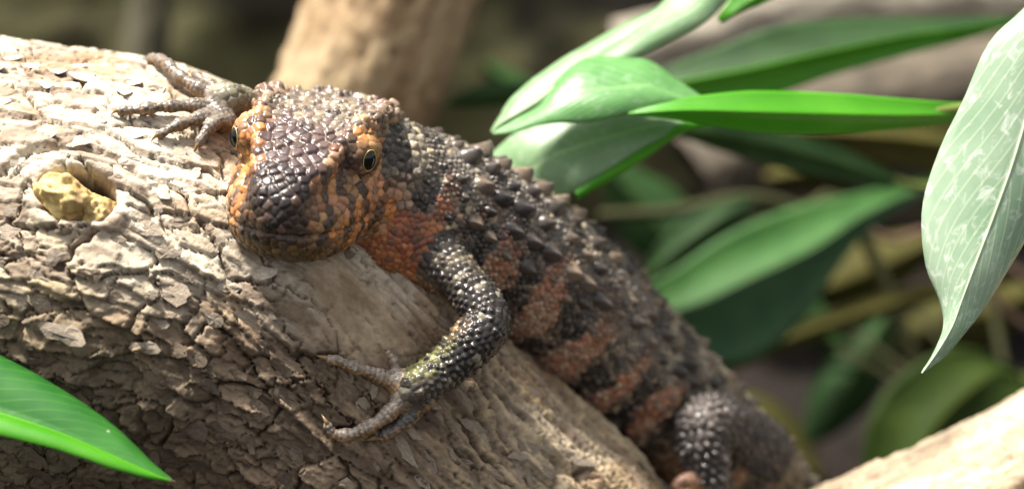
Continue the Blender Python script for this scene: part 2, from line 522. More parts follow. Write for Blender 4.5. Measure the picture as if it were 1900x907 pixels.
# loose bark flakes standing off the log
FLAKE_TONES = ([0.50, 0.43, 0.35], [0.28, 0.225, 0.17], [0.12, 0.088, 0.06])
def flake_mesh(k, tone):
    r = np.random.default_rng(100 + k)
    n = int(r.integers(11, 15))
    a = (np.arange(n) + r.uniform(-.32, .32, n)) / n * 2 * math.pi
    rad = 0.78 + 0.22 * np.sin(a * r.integers(2, 4) + r.uniform(0, 6)) * r.uniform(.4, 1) + r.uniform(-.14, .14, n)
    x, y = np.cos(a) * rad * 1.3, np.sin(a) * rad * 0.8
    curl = r.uniform(-0.02, 0.16)
    z = curl * (x * x) + 0.20 * x + r.uniform(-.03, .03, n)
    q = r.uniform(0.45, 0.7, n)
    mid = np.stack([x * q, y * q, curl * (x * q) ** 2 + 0.20 * x * q + 0.05 + r.uniform(-.05, .05, n)], -1)
    top = np.stack([x, y, z], -1)
    bot = np.stack([x * 0.96, y * 0.96, z - 0.09], -1)
    cen = np.array([[0, 0, 0.06]])
    v = np.vstack([top, mid, cen, bot])
    f = []
    for i in range(n):
        j = (i + 1) % n
        f += [(i, j, n + j, n + i), (n + i, n + j, 2 * n), (2 * n + 1 + i, 2 * n + 1 + j, j, i)]
    f.append(tuple(2 * n + 1 + i for i in reversed(range(n))))
    col = np.tile(np.array(tone) * r.uniform(0.75, 1.15), (len(v), 1)) * r.uniform(0.85, 1.15, (len(v), 1))
    col[2 * n + 1:] = np.array(tone) * 0.45
    return make_mesh('bark_flake', v * S, f, M_BARK, smooth=False, col=col)
FLAKES = [[flake_mesh(k + 40 * q, t_) for k in range(10)] for q, t_ in enumerate(FLAKE_TONES)]
rf = np.random.default_rng(21)
nfl = 0
tries = 0
placed = []
while nfl < 210 and tries < 3000:
    tries += 1
    px, py = rf.uniform(-20, 1250), rf.uniform(80, 900)
    if ((px - 660) / 150) ** 2 + ((py - 580) / 110) ** 2 < 1 or ((px - 142) / 120) ** 2 + ((py - 358) / 90) ** 2 < 1:
        continue
    hit = on_bark(px, py)
    if hit is None:
        continue
    p, n = hit
    sz = rf.uniform(0.09, 0.26) * (1.35 if (py > 480 and px < 520) else 1.0) * (0.8 if px > 800 else 1)
    if any((p - q[0]) @ (p - q[0]) < (0.85 * (sz + q[1])) ** 2 for q in placed):
        continue
    placed.append((p, sz))
    k = np.argmin(((Qs[:, :3] - p) ** 2).sum(1))
    radial = p - Qs[k, :3]; radial /= np.linalg.norm(radial)
    n = radial * 0.75 + n * 0.25; n /= np.linalg.norm(n)
    t = LT[k] - (LT[k] @ n) * n; t /= np.linalg.norm(t)
    b2 = np.cross(n, t)
    a = rf.normal(0, 0.35) + (math.pi if rf.random() < .4 else 0)
    t, b2 = t * math.cos(a) + b2 * math.sin(a), b2 * math.cos(a) - t * math.sin(a)
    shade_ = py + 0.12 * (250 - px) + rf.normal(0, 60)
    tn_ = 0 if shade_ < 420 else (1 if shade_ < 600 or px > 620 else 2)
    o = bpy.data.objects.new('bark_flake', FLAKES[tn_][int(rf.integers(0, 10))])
    COL.objects.link(o)
    o.parent = log
    Mx = Matrix.Identity(4)
    st = 1 + 0.8 * (px > 700)
    for r_ in range(3):
        Mx[r_][0], Mx[r_][1], Mx[r_][2] = t[r_] * sz * st, b2[r_] * sz, n[r_] * sz * 0.9
        Mx[r_][3] = ((p + n * 0.006)[r_] - ORIG[log.name][r_]) * S
    o.matrix_local = Mx
    nfl += 1

# broken stub of yellow wood in the knot hole
def lumpy(center, ax3, rad, seed, rough=0.42, sub=5, facet=True):
    bm = bmesh.new()
    bmesh.ops.create_icosphere(bm, subdivisions=sub, radius=1)
    v = np.array([x.co[:] for x in bm.verts]); f = np.array([[q.index for q in x.verts] for x in bm.faces])
    bm.free()
    n = v.copy()
    r = 1 + rough * fbm(n * 1.7 + seed, 3, seed) + 0.35 * rough * np.abs(fbm(n * 4.3 + seed, 4, seed + 3))
    # broken faces: clip against random planes
    g = np.random.default_rng(seed)
    for k in range(5):
        d = g.normal(size=3); d /= np.linalg.norm(d)
        lim = g.uniform(0.62, 0.92)
        dd = (n * r[:, None]) @ d
        over = dd > lim
        r = np.where(over, r * (lim + 0.15 * (dd - lim)) / np.maximum(dd, 1e-6), r)
    r += 0.05 * fbm(n * 7, 4, seed + 9)
    q = n * r[:, None] * rad
    return center + q @ np.array(ax3), f, n
sc_, _ = kc, kn
v1, f1_, nn = lumpy(kc - kn * 0.34 + kt * -0.16 - kb * np.sign(kb @ UPV) * 0.10, [kt, kb, kn], (0.62, 0.50, 0.66), 5)
t = fbm(nn * 2.5, 4, 3)
colr = mix(np.array([0.56, 0.43, 0.17]), np.array([0.33, 0.21, 0.08]), sstep(-0.15, 0.4, t + 0.3 * fbm(nn * [3, 14, 3], 3, 6)))
colr = mix(colr, np.array([0.16, 0.10, 0.06]), 0.8 * np.exp(-(((nn - [0.45, -0.1, 0.75]) ** 2).sum(1)) / 0.06))
stub = mesh_obj('broken_branch_stub', v1, f1_, M_STUB, log, col=colr)
v2, f2_, nn = lumpy(kc - kn * 0.46 + kt * 0.42 - kb * np.sign(kb @ UPV) * 0.16, [kt, kb, kn], (0.44, 0.44, 0.54), 9, sub=5)
colr = mix(np.array([0.46, 0.34, 0.13]), np.array([0.26, 0.17, 0.07]), sstep(-0.2, 0.5, fbm(nn * 2.5, 4, 4)))
mesh_obj('stub_splinter', v2, f2_, M_STUB, stub, col=colr)
#@@PART2
# ------------------------------------------------------------------ the lizard
G = 0.055                                    # cm per grid cell of the body's implicit surface
def seg_chain(P):
    """capsule chain: rows (x, y, z, r) -> distance function and parameters"""
    P = np.asarray(P, float)
    L_ = np.concatenate([[0], np.cumsum(np.linalg.norm(np.diff(P[:, :3], axis=0), axis=1))])
    def f(X, full=False):
        best = np.full(len(X), 1e9)
        bs = np.zeros(len(X))
        for k in range(len(P) - 1):
            a, b = P[k, :3], P[k + 1, :3]
            ab = b - a
            t = np.clip(((X - a) @ ab) / (ab @ ab), 0, 1)
            dd = np.linalg.norm(X - a - t[:, None] * ab, axis=1) - (P[k, 3] + t * (P[k + 1, 3] - P[k, 3]))
            m = dd < best
            best = np.where(m, dd, best)
            if full:
                bs = np.where(m, L_[k] + t * (L_[k + 1] - L_[k]), bs)
        return (best, bs) if full else best
    f.P, f.L = P, L_
    return f

def smin(a, b, k):
    h_ = np.clip(0.5 + 0.5 * (b - a) / k, 0, 1)
    return b * (1 - h_) + a * h_ - k * h_ * (1 - h_)

# head frame: forward to the snout, across to the viewer's right, up out of the crown
HF = camdir(-0.15, -0.36, 0.92); HF /= np.linalg.norm(HF)
er = W(692, 285, 26.35) - W(445, 238, 26.75)
HR = er - (er @ HF) * HF; HR /= np.linalg.norm(HR)
HU = np.cross(HF, HR)
if HU @ UPV < 0:
    HU = -HU
EYE_MID = W(570, 263, 26.55)
HO = EYE_MID - HF * 1.95 - HU * 0.38         # head origin: y=0 back of the skull
HM = np.stack([HR, HF, HU])
def to_head(X):
    return (X - HO) @ HM.T
def from_head(x, y, z):
    return HO + HR * x + HF * y + HU * z

def loft(L, ys, w, zt, zb, n):
    x, y, z = L[:, 0], L[:, 1], L[:, 2]
    yc = np.clip(y, ys[0], ys[-1])
    ww = np.interp(yc, ys, w); t_ = np.interp(yc, ys, zt); b_ = np.interp(yc, ys, zb)
    hc, hh = (t_ + b_) / 2, (t_ - b_) / 2
    r = ((np.abs(x) / ww) ** n + (np.abs(z - hc) / hh) ** n) ** (1 / n)
    d = (r - 1) * np.minimum(ww, hh)
    return np.maximum(d, np.maximum(ys[0] - y, y - ys[-1])) if True else d

def smooth_tab(ys, *cols):
    yy = np.linspace(ys[0], ys[-1], 60)
    T = catmull(np.stack([ys, *cols], -1), 200)
    return [yy] + [np.interp(yy, T[:, 0], T[:, k + 1]) for k in range(len(cols))]

TAB_A = smooth_tab([-0.2, 0.5, 1.2, 1.95, 2.6, 3.15, 3.55, 3.8, 3.94, 4.02],
                   [1.10, 1.24, 1.26, 1.06, 0.82, 0.67, 0.57, 0.47, 0.34, 0.12],
                   [0.72, 0.82, 0.86, 0.80, 0.58, 0.37, 0.20, 0.04, -0.12, -0.36],
                   [-0.9, -0.9, -0.9, -0.9, -0.9, -0.9, -0.88, -0.82, -0.74, -0.56])
TAB_B = smooth_tab([-0.2, 0.5, 1.1, 1.8, 2.5, 3.0, 3.4, 3.7, 3.86, 3.94],
                   [1.33, 1.48, 1.52, 1.44, 1.30, 1.14, 0.92, 0.68, 0.44, 0.14],
                   [0.35, 0.42, 0.40, 0.30, 0.12, -0.04, -0.18, -0.32, -0.42, -0.56],
                   [-1.45, -1.62, -1.72, -1.74, -1.68, -1.58, -1.44, -1.24, -1.04, -0.80])
EYES = [np.array([-1.14, 2.06, 0.36]), np.array([1.14, 2.06, 0.36])]
ridge = [seg_chain([[*from_head(s * 1.12, 0.2, 0.66), 0.16], [*from_head(s * 1.10, 1.1, 0.76), 0.17], [*from_head(s * 0.95, 1.9, 0.76), 0.15], [*from_head(s * 0.76, 2.55, 0.50), 0.11], [*from_head(s * 0.56, 3.2, 0.12), 0.10]]) for s in (-1, 1)]
jowl = [seg_chain([[*from_head(s * 1.30, 0.1, -0.45), 0.42], [*from_head(s * 1.42, 0.8, -0.62), 0.36], [*from_head(s * 1.2, 1.7, -0.8), 0.26]]) for s in (-1, 1)]
def f_head(X):
    L = to_head(X)
    d = smin(loft(L, *TAB_A, 3.6), loft(L, *TAB_B, 2.4), 0.20)
    for r in ridge:
        d = smin(d, r(X), 0.16)
    for r in jowl:
        d = smin(d, r(X), 0.3)
    for e in EYES:
        s = np.sign(e[0])
        d = smin(d, np.linalg.norm((L - (e + [s * -0.06, 0, 0])) / [1, 1.2, 1.0], axis=1) - 0.36, 0.14)
        q = np.linalg.norm((L - (e + [s * 0.26, 0.28, -0.02])) / [0.9, 0.9, 1.15], axis=1) - 0.23
        d = -smin(-d, q, 0.06)
    return d

BODY = [(640, 305, 27.6, 1.10), (740, 345, 28.5, 1.26), (838, 400, 29.3, 1.46), (940, 470, 30.2, 1.60), (1050, 565, 31.3, 1.66), (1160, 675, 32.5, 1.62),
        (1270, 780, 33.7, 1.50), (1372, 875, 34.9, 1.36), (1450, 960, 36.0, 1.22), (1530, 1060, 37.4, 1.05)]
BP = catmull([[*W(a, b, c_), r] for a, b, c_, r in BODY], 27)
f_body = seg_chain(BP)
DORSAL = camdir(0.50, 0.76, 0.30)

def on_log_chain(pts, lift=0.75):
    """limb points given as (px, py, r[, height above the bark]) lying on the log"""
    out = []
    for q in pts:
        px, py, r = q[:3]
        p, n = on_log(px, py)
        out.append([*(p + n * (r * lift + 0.05 + (q[3] if len(q) > 3 else 0))), r])
    return np.array(out)

def limb(P, n):
    return catmull(P, n)

hand_L = on_log_chain([(748, 722, 0.34, 0.05)])[0]
armL = limb(np.vstack([[*W(790, 440, 28.5), 0.78], [*W(822, 490, 27.9), 0.70], [*W(872, 540, 27.5), 0.63], [*W(906, 596, 27.2), 0.58],
                       [*W(870, 640, 27.0), 0.55], [*W(822, 685, 26.85), 0.46], hand_L + [0, 0, 0, 0.0]]), 22)
armL[:, 3] = np.maximum(armL[:, 3] * np.interp(np.arange(len(armL)), [0, 6, 10, 13, 17, 21], [0.90, 0.68, 0.74, 0.82, 0.84, 0.98]), 0.3)
toesL = [on_log_chain(t) for t in (
    [(735, 712, 0.24), (700, 698, 0.17, .05), (665, 685, 0.145, .06), (630, 672, 0.125, .03), (603, 664, 0.09)],
    [(742, 738, 0.25), (722, 755, 0.19, .14), (700, 776, 0.165, .16), (668, 794, 0.155, .10), (638, 804, 0.145, .05), (614, 799, 0.125, .05), (604, 782, 0.085, .08)],
    [(770, 742, 0.26), (752, 772, 0.19, .06), (730, 792, 0.165, .06), (706, 806, 0.13), (690, 811, 0.09)],
    [(742, 705, 0.16), (728, 685, 0.11, .06), (718, 664, 0.09, .08), (708, 648, 0.06)],
)]
hand_R = on_log_chain([(410, 212, 0.36, 0.02)])[0]
armR = limb(np.vstack([[*W(700, 330, 29.2), 0.6], [*W(560, 260, 29.4), 0.5], [*W(475, 218, 29.0), 0.45], hand_R]), 14)
def toe_path(pts):
    return on_log_chain(pts)
toesR = [toe_path(t) for t in (
    [(400, 200, 0.22), (362, 183, 0.18, .06), (325, 160, 0.155, .08), (292, 130, 0.145, .08), (262, 106, 0.125, .03), (244, 99, 0.09)],
    [(396, 214, 0.21), (345, 213, 0.16, .05), (300, 215, 0.14, .06), (255, 217, 0.125, .03), (225, 216, 0.10)],
    [(400, 228, 0.21), (360, 238, 0.16, .06), (322, 248, 0.135, .05), (296, 258, 0.10)],
    [(412, 240, 0.20), (392, 248, 0.16, .12), (374, 262, 0.14, .06), (366, 274, 0.10)],
    [(410, 194, 0.20), (388, 177, 0.15, .05), (368, 160, 0.125, .02), (354, 147, 0.09)],
)]
foot_h = W(1290, 905, 33.2)
hind = limb([[*W(1410, 838, 33.8), 0.68], [*W(1362, 796, 32.4), 0.54], [*W(1312, 776, 31.4), 0.50], [*W(1300, 815, 31.1), 0.48], [*W(1314, 868, 31.1), 0.42], [*W(1316, 915, 31.2), 0.38], [*W(1300, 945, 31.2), 0.30]], 16)
toesH = [catmull([[*W(a, b, c_), r] for a, b, c_, r in t], 9) for t in (
    [(1305, 912, 31.1, .24), (1286, 892, 30.9, .17), (1268, 890, 30.8, .14), (1252, 902, 30.8, .09)],
    [(1300, 930, 31.1, .22), (1272, 918, 30.8, .16), (1245, 926, 30.8, .13), (1222, 945, 30.8, .09)],
)]
throat = seg_chain(np.vstack([[*from_head(0.2, 1.4, -1.2), 0.55], [*from_head(0.55, 0.5, -0.95), 0.85], [*W(735, 430, 28.2), 0.95], [*W(790, 480, 28.6), 0.8]]))
f_armL, f_armR, f_hind = seg_chain(armL), seg_chain(armR), seg_chain(hind)
for t_ in toesL + toesR:
    t_[1:, 3] *= 0.76
F_TOES = [seg_chain(catmull(t, 2 * len(t))) for t in toesL + toesR] + [seg_chain(t) for t in toesH]
CHAINS = [(f_body, None), (f_head, 0.35), (throat, 0.35), (f_armL, 0.28), (f_armR, 0.2), (f_hind, 0.12)] + [(f, 0.10) for f in F_TOES]

def sdf(X, near=None):
    d = None
    for f, k in CHAINS:
        v = f(X)
        d = v if d is None else smin(d, v, k)
    return d

allP = np.vstack([f.P[:, :3] for f, _ in CHAINS if hasattr(f, 'P')])
lo = allP.min(0) - 2.2
hi = allP.max(0) + 2.2
BS = 8
nb = np.ceil((hi - lo) / (G * BS)).astype(int)
dims = nb * BS + 1
bc = np.stack(np.meshgrid(*[np.arange(n) for n in nb], indexing='ij'), -1).reshape(-1, 3)
bctr = lo + (bc + 0.5) * G * BS
coarse = [f(bctr) for f, _ in CHAINS]
dtot = coarse[0]
for (f, k), v in zip(CHAINS[1:], coarse[1:]):
    dtot = smin(dtot, v, k)
rad = G * BS * 0.87
keep = np.abs(dtot) < rad * 1.5 + 0.12
field = np.full(dims, 1.0, np.float32)
# inside blocks negative
for b in bc[(~keep) & (dtot < 0)]:
    field[b[0] * BS:b[0] * BS + BS + 1, b[1] * BS:b[1] * BS + BS + 1, b[2] * BS:b[2] * BS + BS + 1] = -1
off = np.stack(np.meshgrid(*[np.arange(BS + 1)] * 3, indexing='ij'), -1).reshape(-1, 3)
kb_ = bc[keep]
kd_idx = np.where(keep)[0]
pts = (kb_[:, None, :] * BS + off[None])                     # blocks x 729 x 3
vals = np.full(pts.shape[:2], 1e3)
for ci, (f, k) in enumerate(CHAINS):
    sel = coarse[ci][kd_idx] < rad * 1.3 + 0.32
    if not sel.any():
        continue
    X = lo + pts[sel].reshape(-1, 3) * G
    v = f(X).reshape(-1, pts.shape[1])
    vals[sel] = v if k is None else np.where(vals[sel] > 500, v, smin(vals[sel], v, k))
pi = pts.reshape(-1, 3)
field[pi[:, 0], pi[:, 1], pi[:, 2]] = np.clip(vals.reshape(-1), -1, 1)
del pts, vals

def surface_nets(field, lo, G):
    ins = field < 0
    c8 = [(a, b, c) for a in (0, 1) for b in (0, 1) for c in (0, 1)]
    nx, ny, nz = np.array(field.shape) - 1
    any_ = np.zeros((nx, ny, nz), bool); all_ = np.ones((nx, ny, nz), bool)
    for a, b, c in c8:
        s_ = ins[a:a + nx, b:b + ny, c:c + nz]
        any_ |= s_; all_ &= s_
    act = np.argwhere(any_ & ~all_)
    idx = np.full((nx, ny, nz), -1, np.int32)
    idx[act[:, 0], act[:, 1], act[:, 2]] = np.arange(len(act))
    cv = np.stack([field[act[:, 0] + a, act[:, 1] + b, act[:, 2] + c] for a, b, c in c8], -1)
    acc = np.zeros((len(act), 3)); cnt = np.zeros(len(act))
    for i, p in enumerate(c8):
        for ax_ in range(3):
            if p[ax_] == 0:
                q = list(p); q[ax_] = 1
                j = c8.index(tuple(q))
                a, b = cv[:, i], cv[:, j]
                m = (a < 0) != (b < 0)
                t = np.where(m, a / np.where(m, a - b, 1), 0)
                pos = np.tile(np.array(p, float), (len(act), 1))
                pos[:, ax_] = t
                acc += pos * m[:, None]; cnt += m
    v = lo + (act + acc / cnt[:, None]) * G
    faces = []
    for ax_ in range(3):
        o1, o2 = [k for k in range(3) if k != ax_]
        s0_ = [slice(1, -1)] * 3; s0_[ax_] = slice(0, -1)
        s1_ = [slice(1, -1)] * 3; s1_[ax_] = slice(1, None)
        A_, B_ = ins[tuple(s0_)], ins[tuple(s1_)]
        e = np.argwhere(A_ != B_)
        base_ = e + np.array([1 if k != ax_ else 0 for k in range(3)])
        flip = A_[e[:, 0], e[:, 1], e[:, 2]]
        def at(d1, d2):
            q = base_.copy(); q[:, o1] += d1; q[:, o2] += d2
            return idx[q[:, 0], q[:, 1], q[:, 2]]
        quad = np.stack([at(-1, -1), at(0, -1), at(0, 0), at(-1, 0)], -1)
        if ax_ == 1:
            flip = ~flip
        quad[~flip] = quad[~flip][:, ::-1]
        faces.append(quad)
    F_ = np.vstack(faces)
    return v, F_[(F_ >= 0).all(1)]

bv, bf = surface_nets(field, lo, G)
del field
# keep the one connected body
par = np.arange(len(bv))
for _ in range(400):
    m_ = par[bf].min(1)
    new = par.copy()
    for k in range(4):
        np.minimum.at(new, bf[:, k], m_)
    new = new[new]
    if (new == par).all():
        break
    par = new
root_id = np.bincount(par).argmax()
okv = par == root_id
remap = np.cumsum(okv) - 1
bf = remap[bf[okv[bf].all(1)]]
bv = bv[okv]
def subdivide(v, f):
    """every quad into four"""
    n = len(v)
    e = np.stack([f, np.roll(f, -1, 1)], -1).reshape(-1, 2)
    e.sort(1)
    key = e[:, 0].astype(np.int64) * n + e[:, 1]
    uq, inv = np.unique(key, return_inverse=True)
    a_, b_ = uq // n, uq % n
    mid = (v[a_] + v[b_]) / 2
    em = inv.reshape(-1, 4) + n
    fc = np.arange(len(f)) + n + len(uq)
    v2 = np.vstack([v, mid, v[f].mean(1)])
    src = np.concatenate([np.arange(n), a_, f[:, 0]])
    f2 = np.concatenate([np.stack([f[:, k], em[:, k], fc, em[:, k - 1]], -1) for k in range(4)])
    return v2, f2, src
def relax(v, f, it, fac=0.5):
    n = len(v)
    e = np.concatenate([np.stack([f[:, k], f[:, (k + 1) % 4]], -1) for k in range(4)])
    deg = np.bincount(e[:, 0], minlength=n) + np.bincount(e[:, 1], minlength=n)
    for _ in range(it):
        acc = np.stack([np.bincount(e[:, 0], v[e[:, 1], k], n) + np.bincount(e[:, 1], v[e[:, 0], k], n) for k in range(3)], -1)
        v = v + fac * (acc / np.maximum(deg, 1)[:, None] - v)
    return v
def normals(v, f):
    n = np.cross(v[f[:, 2]] - v[f[:, 0]], v[f[:, 3]] - v[f[:, 1]])
    acc = np.stack([sum(np.bincount(f[:, k], n[:, a], len(v)) for k in range(4)) for a in range(3)], -1)
    return acc / np.maximum(np.linalg.norm(acc, axis=1), 1e-12)[:, None]
bv = relax(bv, bf, 2)
SV, SF, SRC = subdivide(bv, bf)
SV = relax(SV, SF, 2)
SN = normals(SV, SF)
nv = len(SV)
if (SN * (SV - SV.mean(0))).sum() < 0:
    SF = SF[:, ::-1].copy(); SN = -SN
print('lizard verts', nv)

# ---- which part of the animal is each point on
def regions(X):
    D = np.stack([f(X) for f, _ in CHAINS], -1)
    r = D.argmin(1)
    r = np.where(r >= 6, 6 + np.minimum(r - 6, 99), r)
    return r, D
def body_param(X):
    d, s = f_body(X, True)
    k = np.clip(np.searchsorted(f_body.L, s) - 1, 0, len(BP) - 2)
    t = (s - f_body.L[k]) / (f_body.L[k + 1] - f_body.L[k])
    c_ = BP[k, :3] + t[:, None] * (BP[k + 1, :3] - BP[k, :3])
    T_ = BP[k + 1, :3] - BP[k, :3]; T_ /= np.linalg.norm(T_, axis=1)[:, None]
    dn = DORSAL[None] - (T_ @ DORSAL)[:, None] * T_; dn /= np.linalg.norm(dn, axis=1)[:, None]
    sd = np.cross(T_, dn)
    sd *= np.sign((sd @ -FWD))[:, None]
    q = X - c_
    th = np.arctan2((q * sd).sum(1), (q * dn).sum(1))       # 0 along the back, + on the side we see
    return s, th

# ---- scale centres: rows on body, limbs and toes, packed plates on the head
centers, csize, creg = [], [], []
def lattice(f, a, reg, jit=0.12, s_from=0, s_to=1e9, ratio=1.0):
    P_, L_ = f.P, f.L
    row = 0
    s = max(0, s_from)
    while s < min(L_[-1], s_to):
        k = min(np.searchsorted(L_, s, side='right') - 1, len(P_) - 2)
        t = (s - L_[k]) / (L_[k + 1] - L_[k])
        c_ = P_[k] + t * (P_[k + 1] - P_[k])
        T_ = P_[k + 1, :3] - P_[k, :3]; T_ = T_ / np.linalg.norm(T_)
        x_ = np.cross(T_, [0.31, 0.2, 0.93]); x_ /= np.linalg.norm(x_); y_ = np.cross(T_, x_)
        n = max(6, int(round(2 * math.pi * c_[3] / a)))
        for q in range(n):
            an = (q + 0.5 * (row % 2)) / n * 2 * math.pi + RNG.normal(0, jit) * 2 * math.pi / n
            ds = RNG.normal(0, jit) * a
            centers.append(c_[:3] + (x_ * math.cos(an) + y_ * math.sin(an)) * c_[3] + T_ * ds)
            csize.append(a); creg.append(reg)
        row += 1
        s += a * 0.87 * ratio
lattice(f_body, 0.125, 0, 0.20, 1.2, ratio=1.0)
lattice(f_armL, 0.150, 3, 0.11)
lattice(f_armR, 0.135, 4, 0.08)
lattice(f_hind, 0.20, 5, 0.12)
for i, f in enumerate(F_TOES):
    lattice(f, 0.088, 6 + i, 0.05, ratio=1.15)
centers = np.array(centers); csize = np.array(csize); creg = np.array(creg)
# drop those buried in another part, or off their own part
rg, DD = regions(centers)
tot = sdf(centers)
ok = (tot > -0.16) & (rg == creg)
centers, csize, creg = centers[ok], csize[ok], creg[ok]
# head and throat: dart throwing
vr = regions(bv)[0][SRC]
kd = KDTree(len(centers))
for i, p in enumerate(centers.tolist()):
    kd.insert(p, i)
kd.balance()
bare = np.zeros(len(bv), bool)
for i, p in enumerate(bv.tolist()):
    bare[i] = kd.find(p)[2] > 0.17
bare = bare[SRC]
hv = np.where((vr == 1) | (vr == 2) | bare)[0]
Lh = to_head(SV[hv])
Nh = SN[hv] @ HM.T
topness = sstep(0.35, 0.7, Nh[:, 2])
snout = sstep(1.9, 2.5, Lh[:, 1])
want = 0.105 + 0.085 * topness * snout * (1 - 0.45 * sstep(3.0, 3.6, Lh[:, 1])) + 0.02 * topness * (1 - snout) + 0.03 * sstep(3.2, 3.6, Lh[:, 1]) * (1 - topness)
want = np.where((np.abs(Lh[:, 2] + 0.62) < 0.22) & (Lh[:, 1] > 1.5), 0.135, want)
want = np.where(vr[hv] == 2, 0.105, want)
want = np.where((vr[hv] != 2) & (vr[hv] != 1), 0.16, want)
want *= np.exp(0.16 * fbm(SV[hv] * 2.2, 2, 12))
order = RNG.permutation(len(hv))[:70000]
cell = 0.2
grid = {}
hc, hsz = [], []
for o_ in order:
    p = SV[hv[o_]]; r = want[o_]
    ci = (int(p[0] // cell), int(p[1] // cell), int(p[2] // cell))
    bad = False
    for a in (-1, 0, 1):
        for b in (-1, 0, 1):
            for c_ in (-1, 0, 1):
                for (q, rq) in grid.get((ci[0] + a, ci[1] + b, ci[2] + c_), ()):
                    m_ = (r + rq) * 0.5
                    if (p[0] - q[0]) ** 2 + (p[1] - q[1]) ** 2 + (p[2] - q[2]) ** 2 < m_ * m_:
                        bad = True; break
                if bad: break
            if bad: break
        if bad: break
    if not bad:
        grid.setdefault(ci, []).append((p, r))
        hc.append(o_); hsz.append(r)
hc = np.array(hc)
nl = len(centers)
centers = np.vstack([centers, SV[hv[hc]]])
csize = np.concatenate([csize, hsz])
creg = np.concatenate([creg, vr[hv[hc]]])
NC = len(centers)
print('scales', NC)
kd = KDTree(NC)
for i, p in enumerate(centers.tolist()):
    kd.insert(p, i)
kd.balance()
I1 = np.zeros(nv, np.int32); F1 = np.zeros(nv); F2 = np.zeros(nv)
fn = kd.find_n
for i, p in enumerate(SV.tolist()):
    r = fn(p, 2)
    I1[i] = r[0][1]; F1[i] = r[0][2]; F2[i] = r[1][2]

# ---- pigment of every scale
cr = np.random.default_rng(3)
ccol = np.zeros((NC, 3))
j1 = cr.random(NC); j2 = cr.random(NC)
BLACK = np.array([0.016, 0.014, 0.014]); SOOT = np.array([0.045, 0.038, 0.034]); GREY = np.array([0.19, 0.165, 0.14]); TAN = np.array([0.30, 0.25, 0.18])
ORANGE = np.array([0.50, 0.19, 0.055]); RUST = np.array([0.33, 0.105, 0.045]); OLIVE = np.array([0.22, 0.19, 0.085]); PURPLE = np.array([0.085, 0.055, 0.055])
# body
m = creg == 0
Xb = centers[m]
s_, th = body_param(Xb)
nz = fbm(Xb * 0.9, 3, 8); nz2 = fbm(Xb * 2.0, 3, 9)
back = 1 - sstep(0.75, 1.45, np.abs(th) + 0.45 * nz)
band = np.sin(s_ * 2 * math.pi / 1.45 - th * 1.3 + 2.2 * nz + 0.4)
dorsal = mix(GREY * 0.7, TAN * 1.05, sstep(-0.3, 0.6, nz2 + 0.5 * (j1[m] - .5)))
dorsal = mix(dorsal, SOOT * 0.6, 0.92 * sstep(-0.05, 0.45, band * 0.5 + nz2 * 0.9))
flank = mix(BLACK, mix(np.array([0.29, 0.115, 0.062]), np.array([0.36, 0.215, 0.14]), sstep(-.4, .4, nz2 + 0.8 * (j1[m] - .5))), sstep(-0.25, 0.5, band + 0.9 * nz2 + 0.6 * (j2[m] - .5)))
flank = mix(flank, mix(SOOT, np.array([0.16, 0.09, 0.055]), j1[m]), 0.3 * sstep(-0.1, 0.5, fbm(Xb * 1.3 + 5, 3, 14)))
flank = mix(flank, np.array([0.34, 0.25, 0.18]), 0.35 * (j1[m] > 0.72))
cb_ = mix(flank, dorsal, back)
cb_ = mix(cb_, np.array([0.34, 0.27, 0.17]), 0.8 * (cr.random(len(Xb)) > 0.95))
cb_ = mix(cb_, np.array([0.21, 0.17, 0.105]), 0.55 * sstep(9.0, 12.5, s_) * sstep(-0.4, 0.3, nz))
front = 1 - sstep(2.0, 3.6, s_)
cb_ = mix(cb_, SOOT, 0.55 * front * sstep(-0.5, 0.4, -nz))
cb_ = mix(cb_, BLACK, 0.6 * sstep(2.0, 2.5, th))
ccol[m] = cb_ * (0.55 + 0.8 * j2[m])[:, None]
# limbs
for reg, inner in ((3, True), (4, False), (5, False)):
    m = creg == reg
    X = centers[m]
    nz = fbm(X * 1.5, 3, 20 + reg)
    if reg == 3:
        pj = project(X)
        left = sstep(15, -25, (pj[:, 0] - np.interp(pj[:, 1], [440, 500, 560, 600, 640, 690, 740], [770, 790, 836, 872, 850, 806, 700])) + 25 * nz)
        c_ = mix(BLACK * 1.2, SOOT * 0.8, j1[m])
        c_ = mix(c_, np.array([0.22, 0.20, 0.15]), 0.6 * (j2[m] > 0.92))
        inn = mix(np.array([0.34, 0.20, 0.085]), np.array([0.36, 0.35, 0.12]), sstep(600, 660, pj[:, 1]))
        c_ = mix(c_, inn * (0.55 + 0.6 * j2[m])[:, None], left * np.where(pj[:, 1] > 610, 0.42, 0.75) * (j1[m] > 0.22))
        c_ = mix(c_, mix(np.array([0.035, 0.03, 0.027]), np.array([0.15, 0.12, 0.08]), j2[m] ** 2), 0.8 * (1 - sstep(500, 545, pj[:, 1])))
        c_ = mix(c_, np.array([0.12, 0.10, 0.075]), 0.5 * sstep(690, 720, pj[:, 1]))
    elif reg == 4:
        c_ = mix(np.array([0.24, 0.22, 0.15]), np.array([0.13, 0.115, 0.085]), j1[m])
    else:
        pj = project(X)
        c_ = mix(np.array([0.042, 0.036, 0.034]), np.array([0.15, 0.125, 0.112]), np.clip(0.25 * (j1[m] > 0.6) + 0.75 * (1 - sstep(745, 800, pj[:, 1] + 30 * nz)) + 0.2 * sstep(0, 0.5, nz), 0, 1))
    ccol[m] = c_ * (0.75 + 0.5 * j2[m])[:, None]
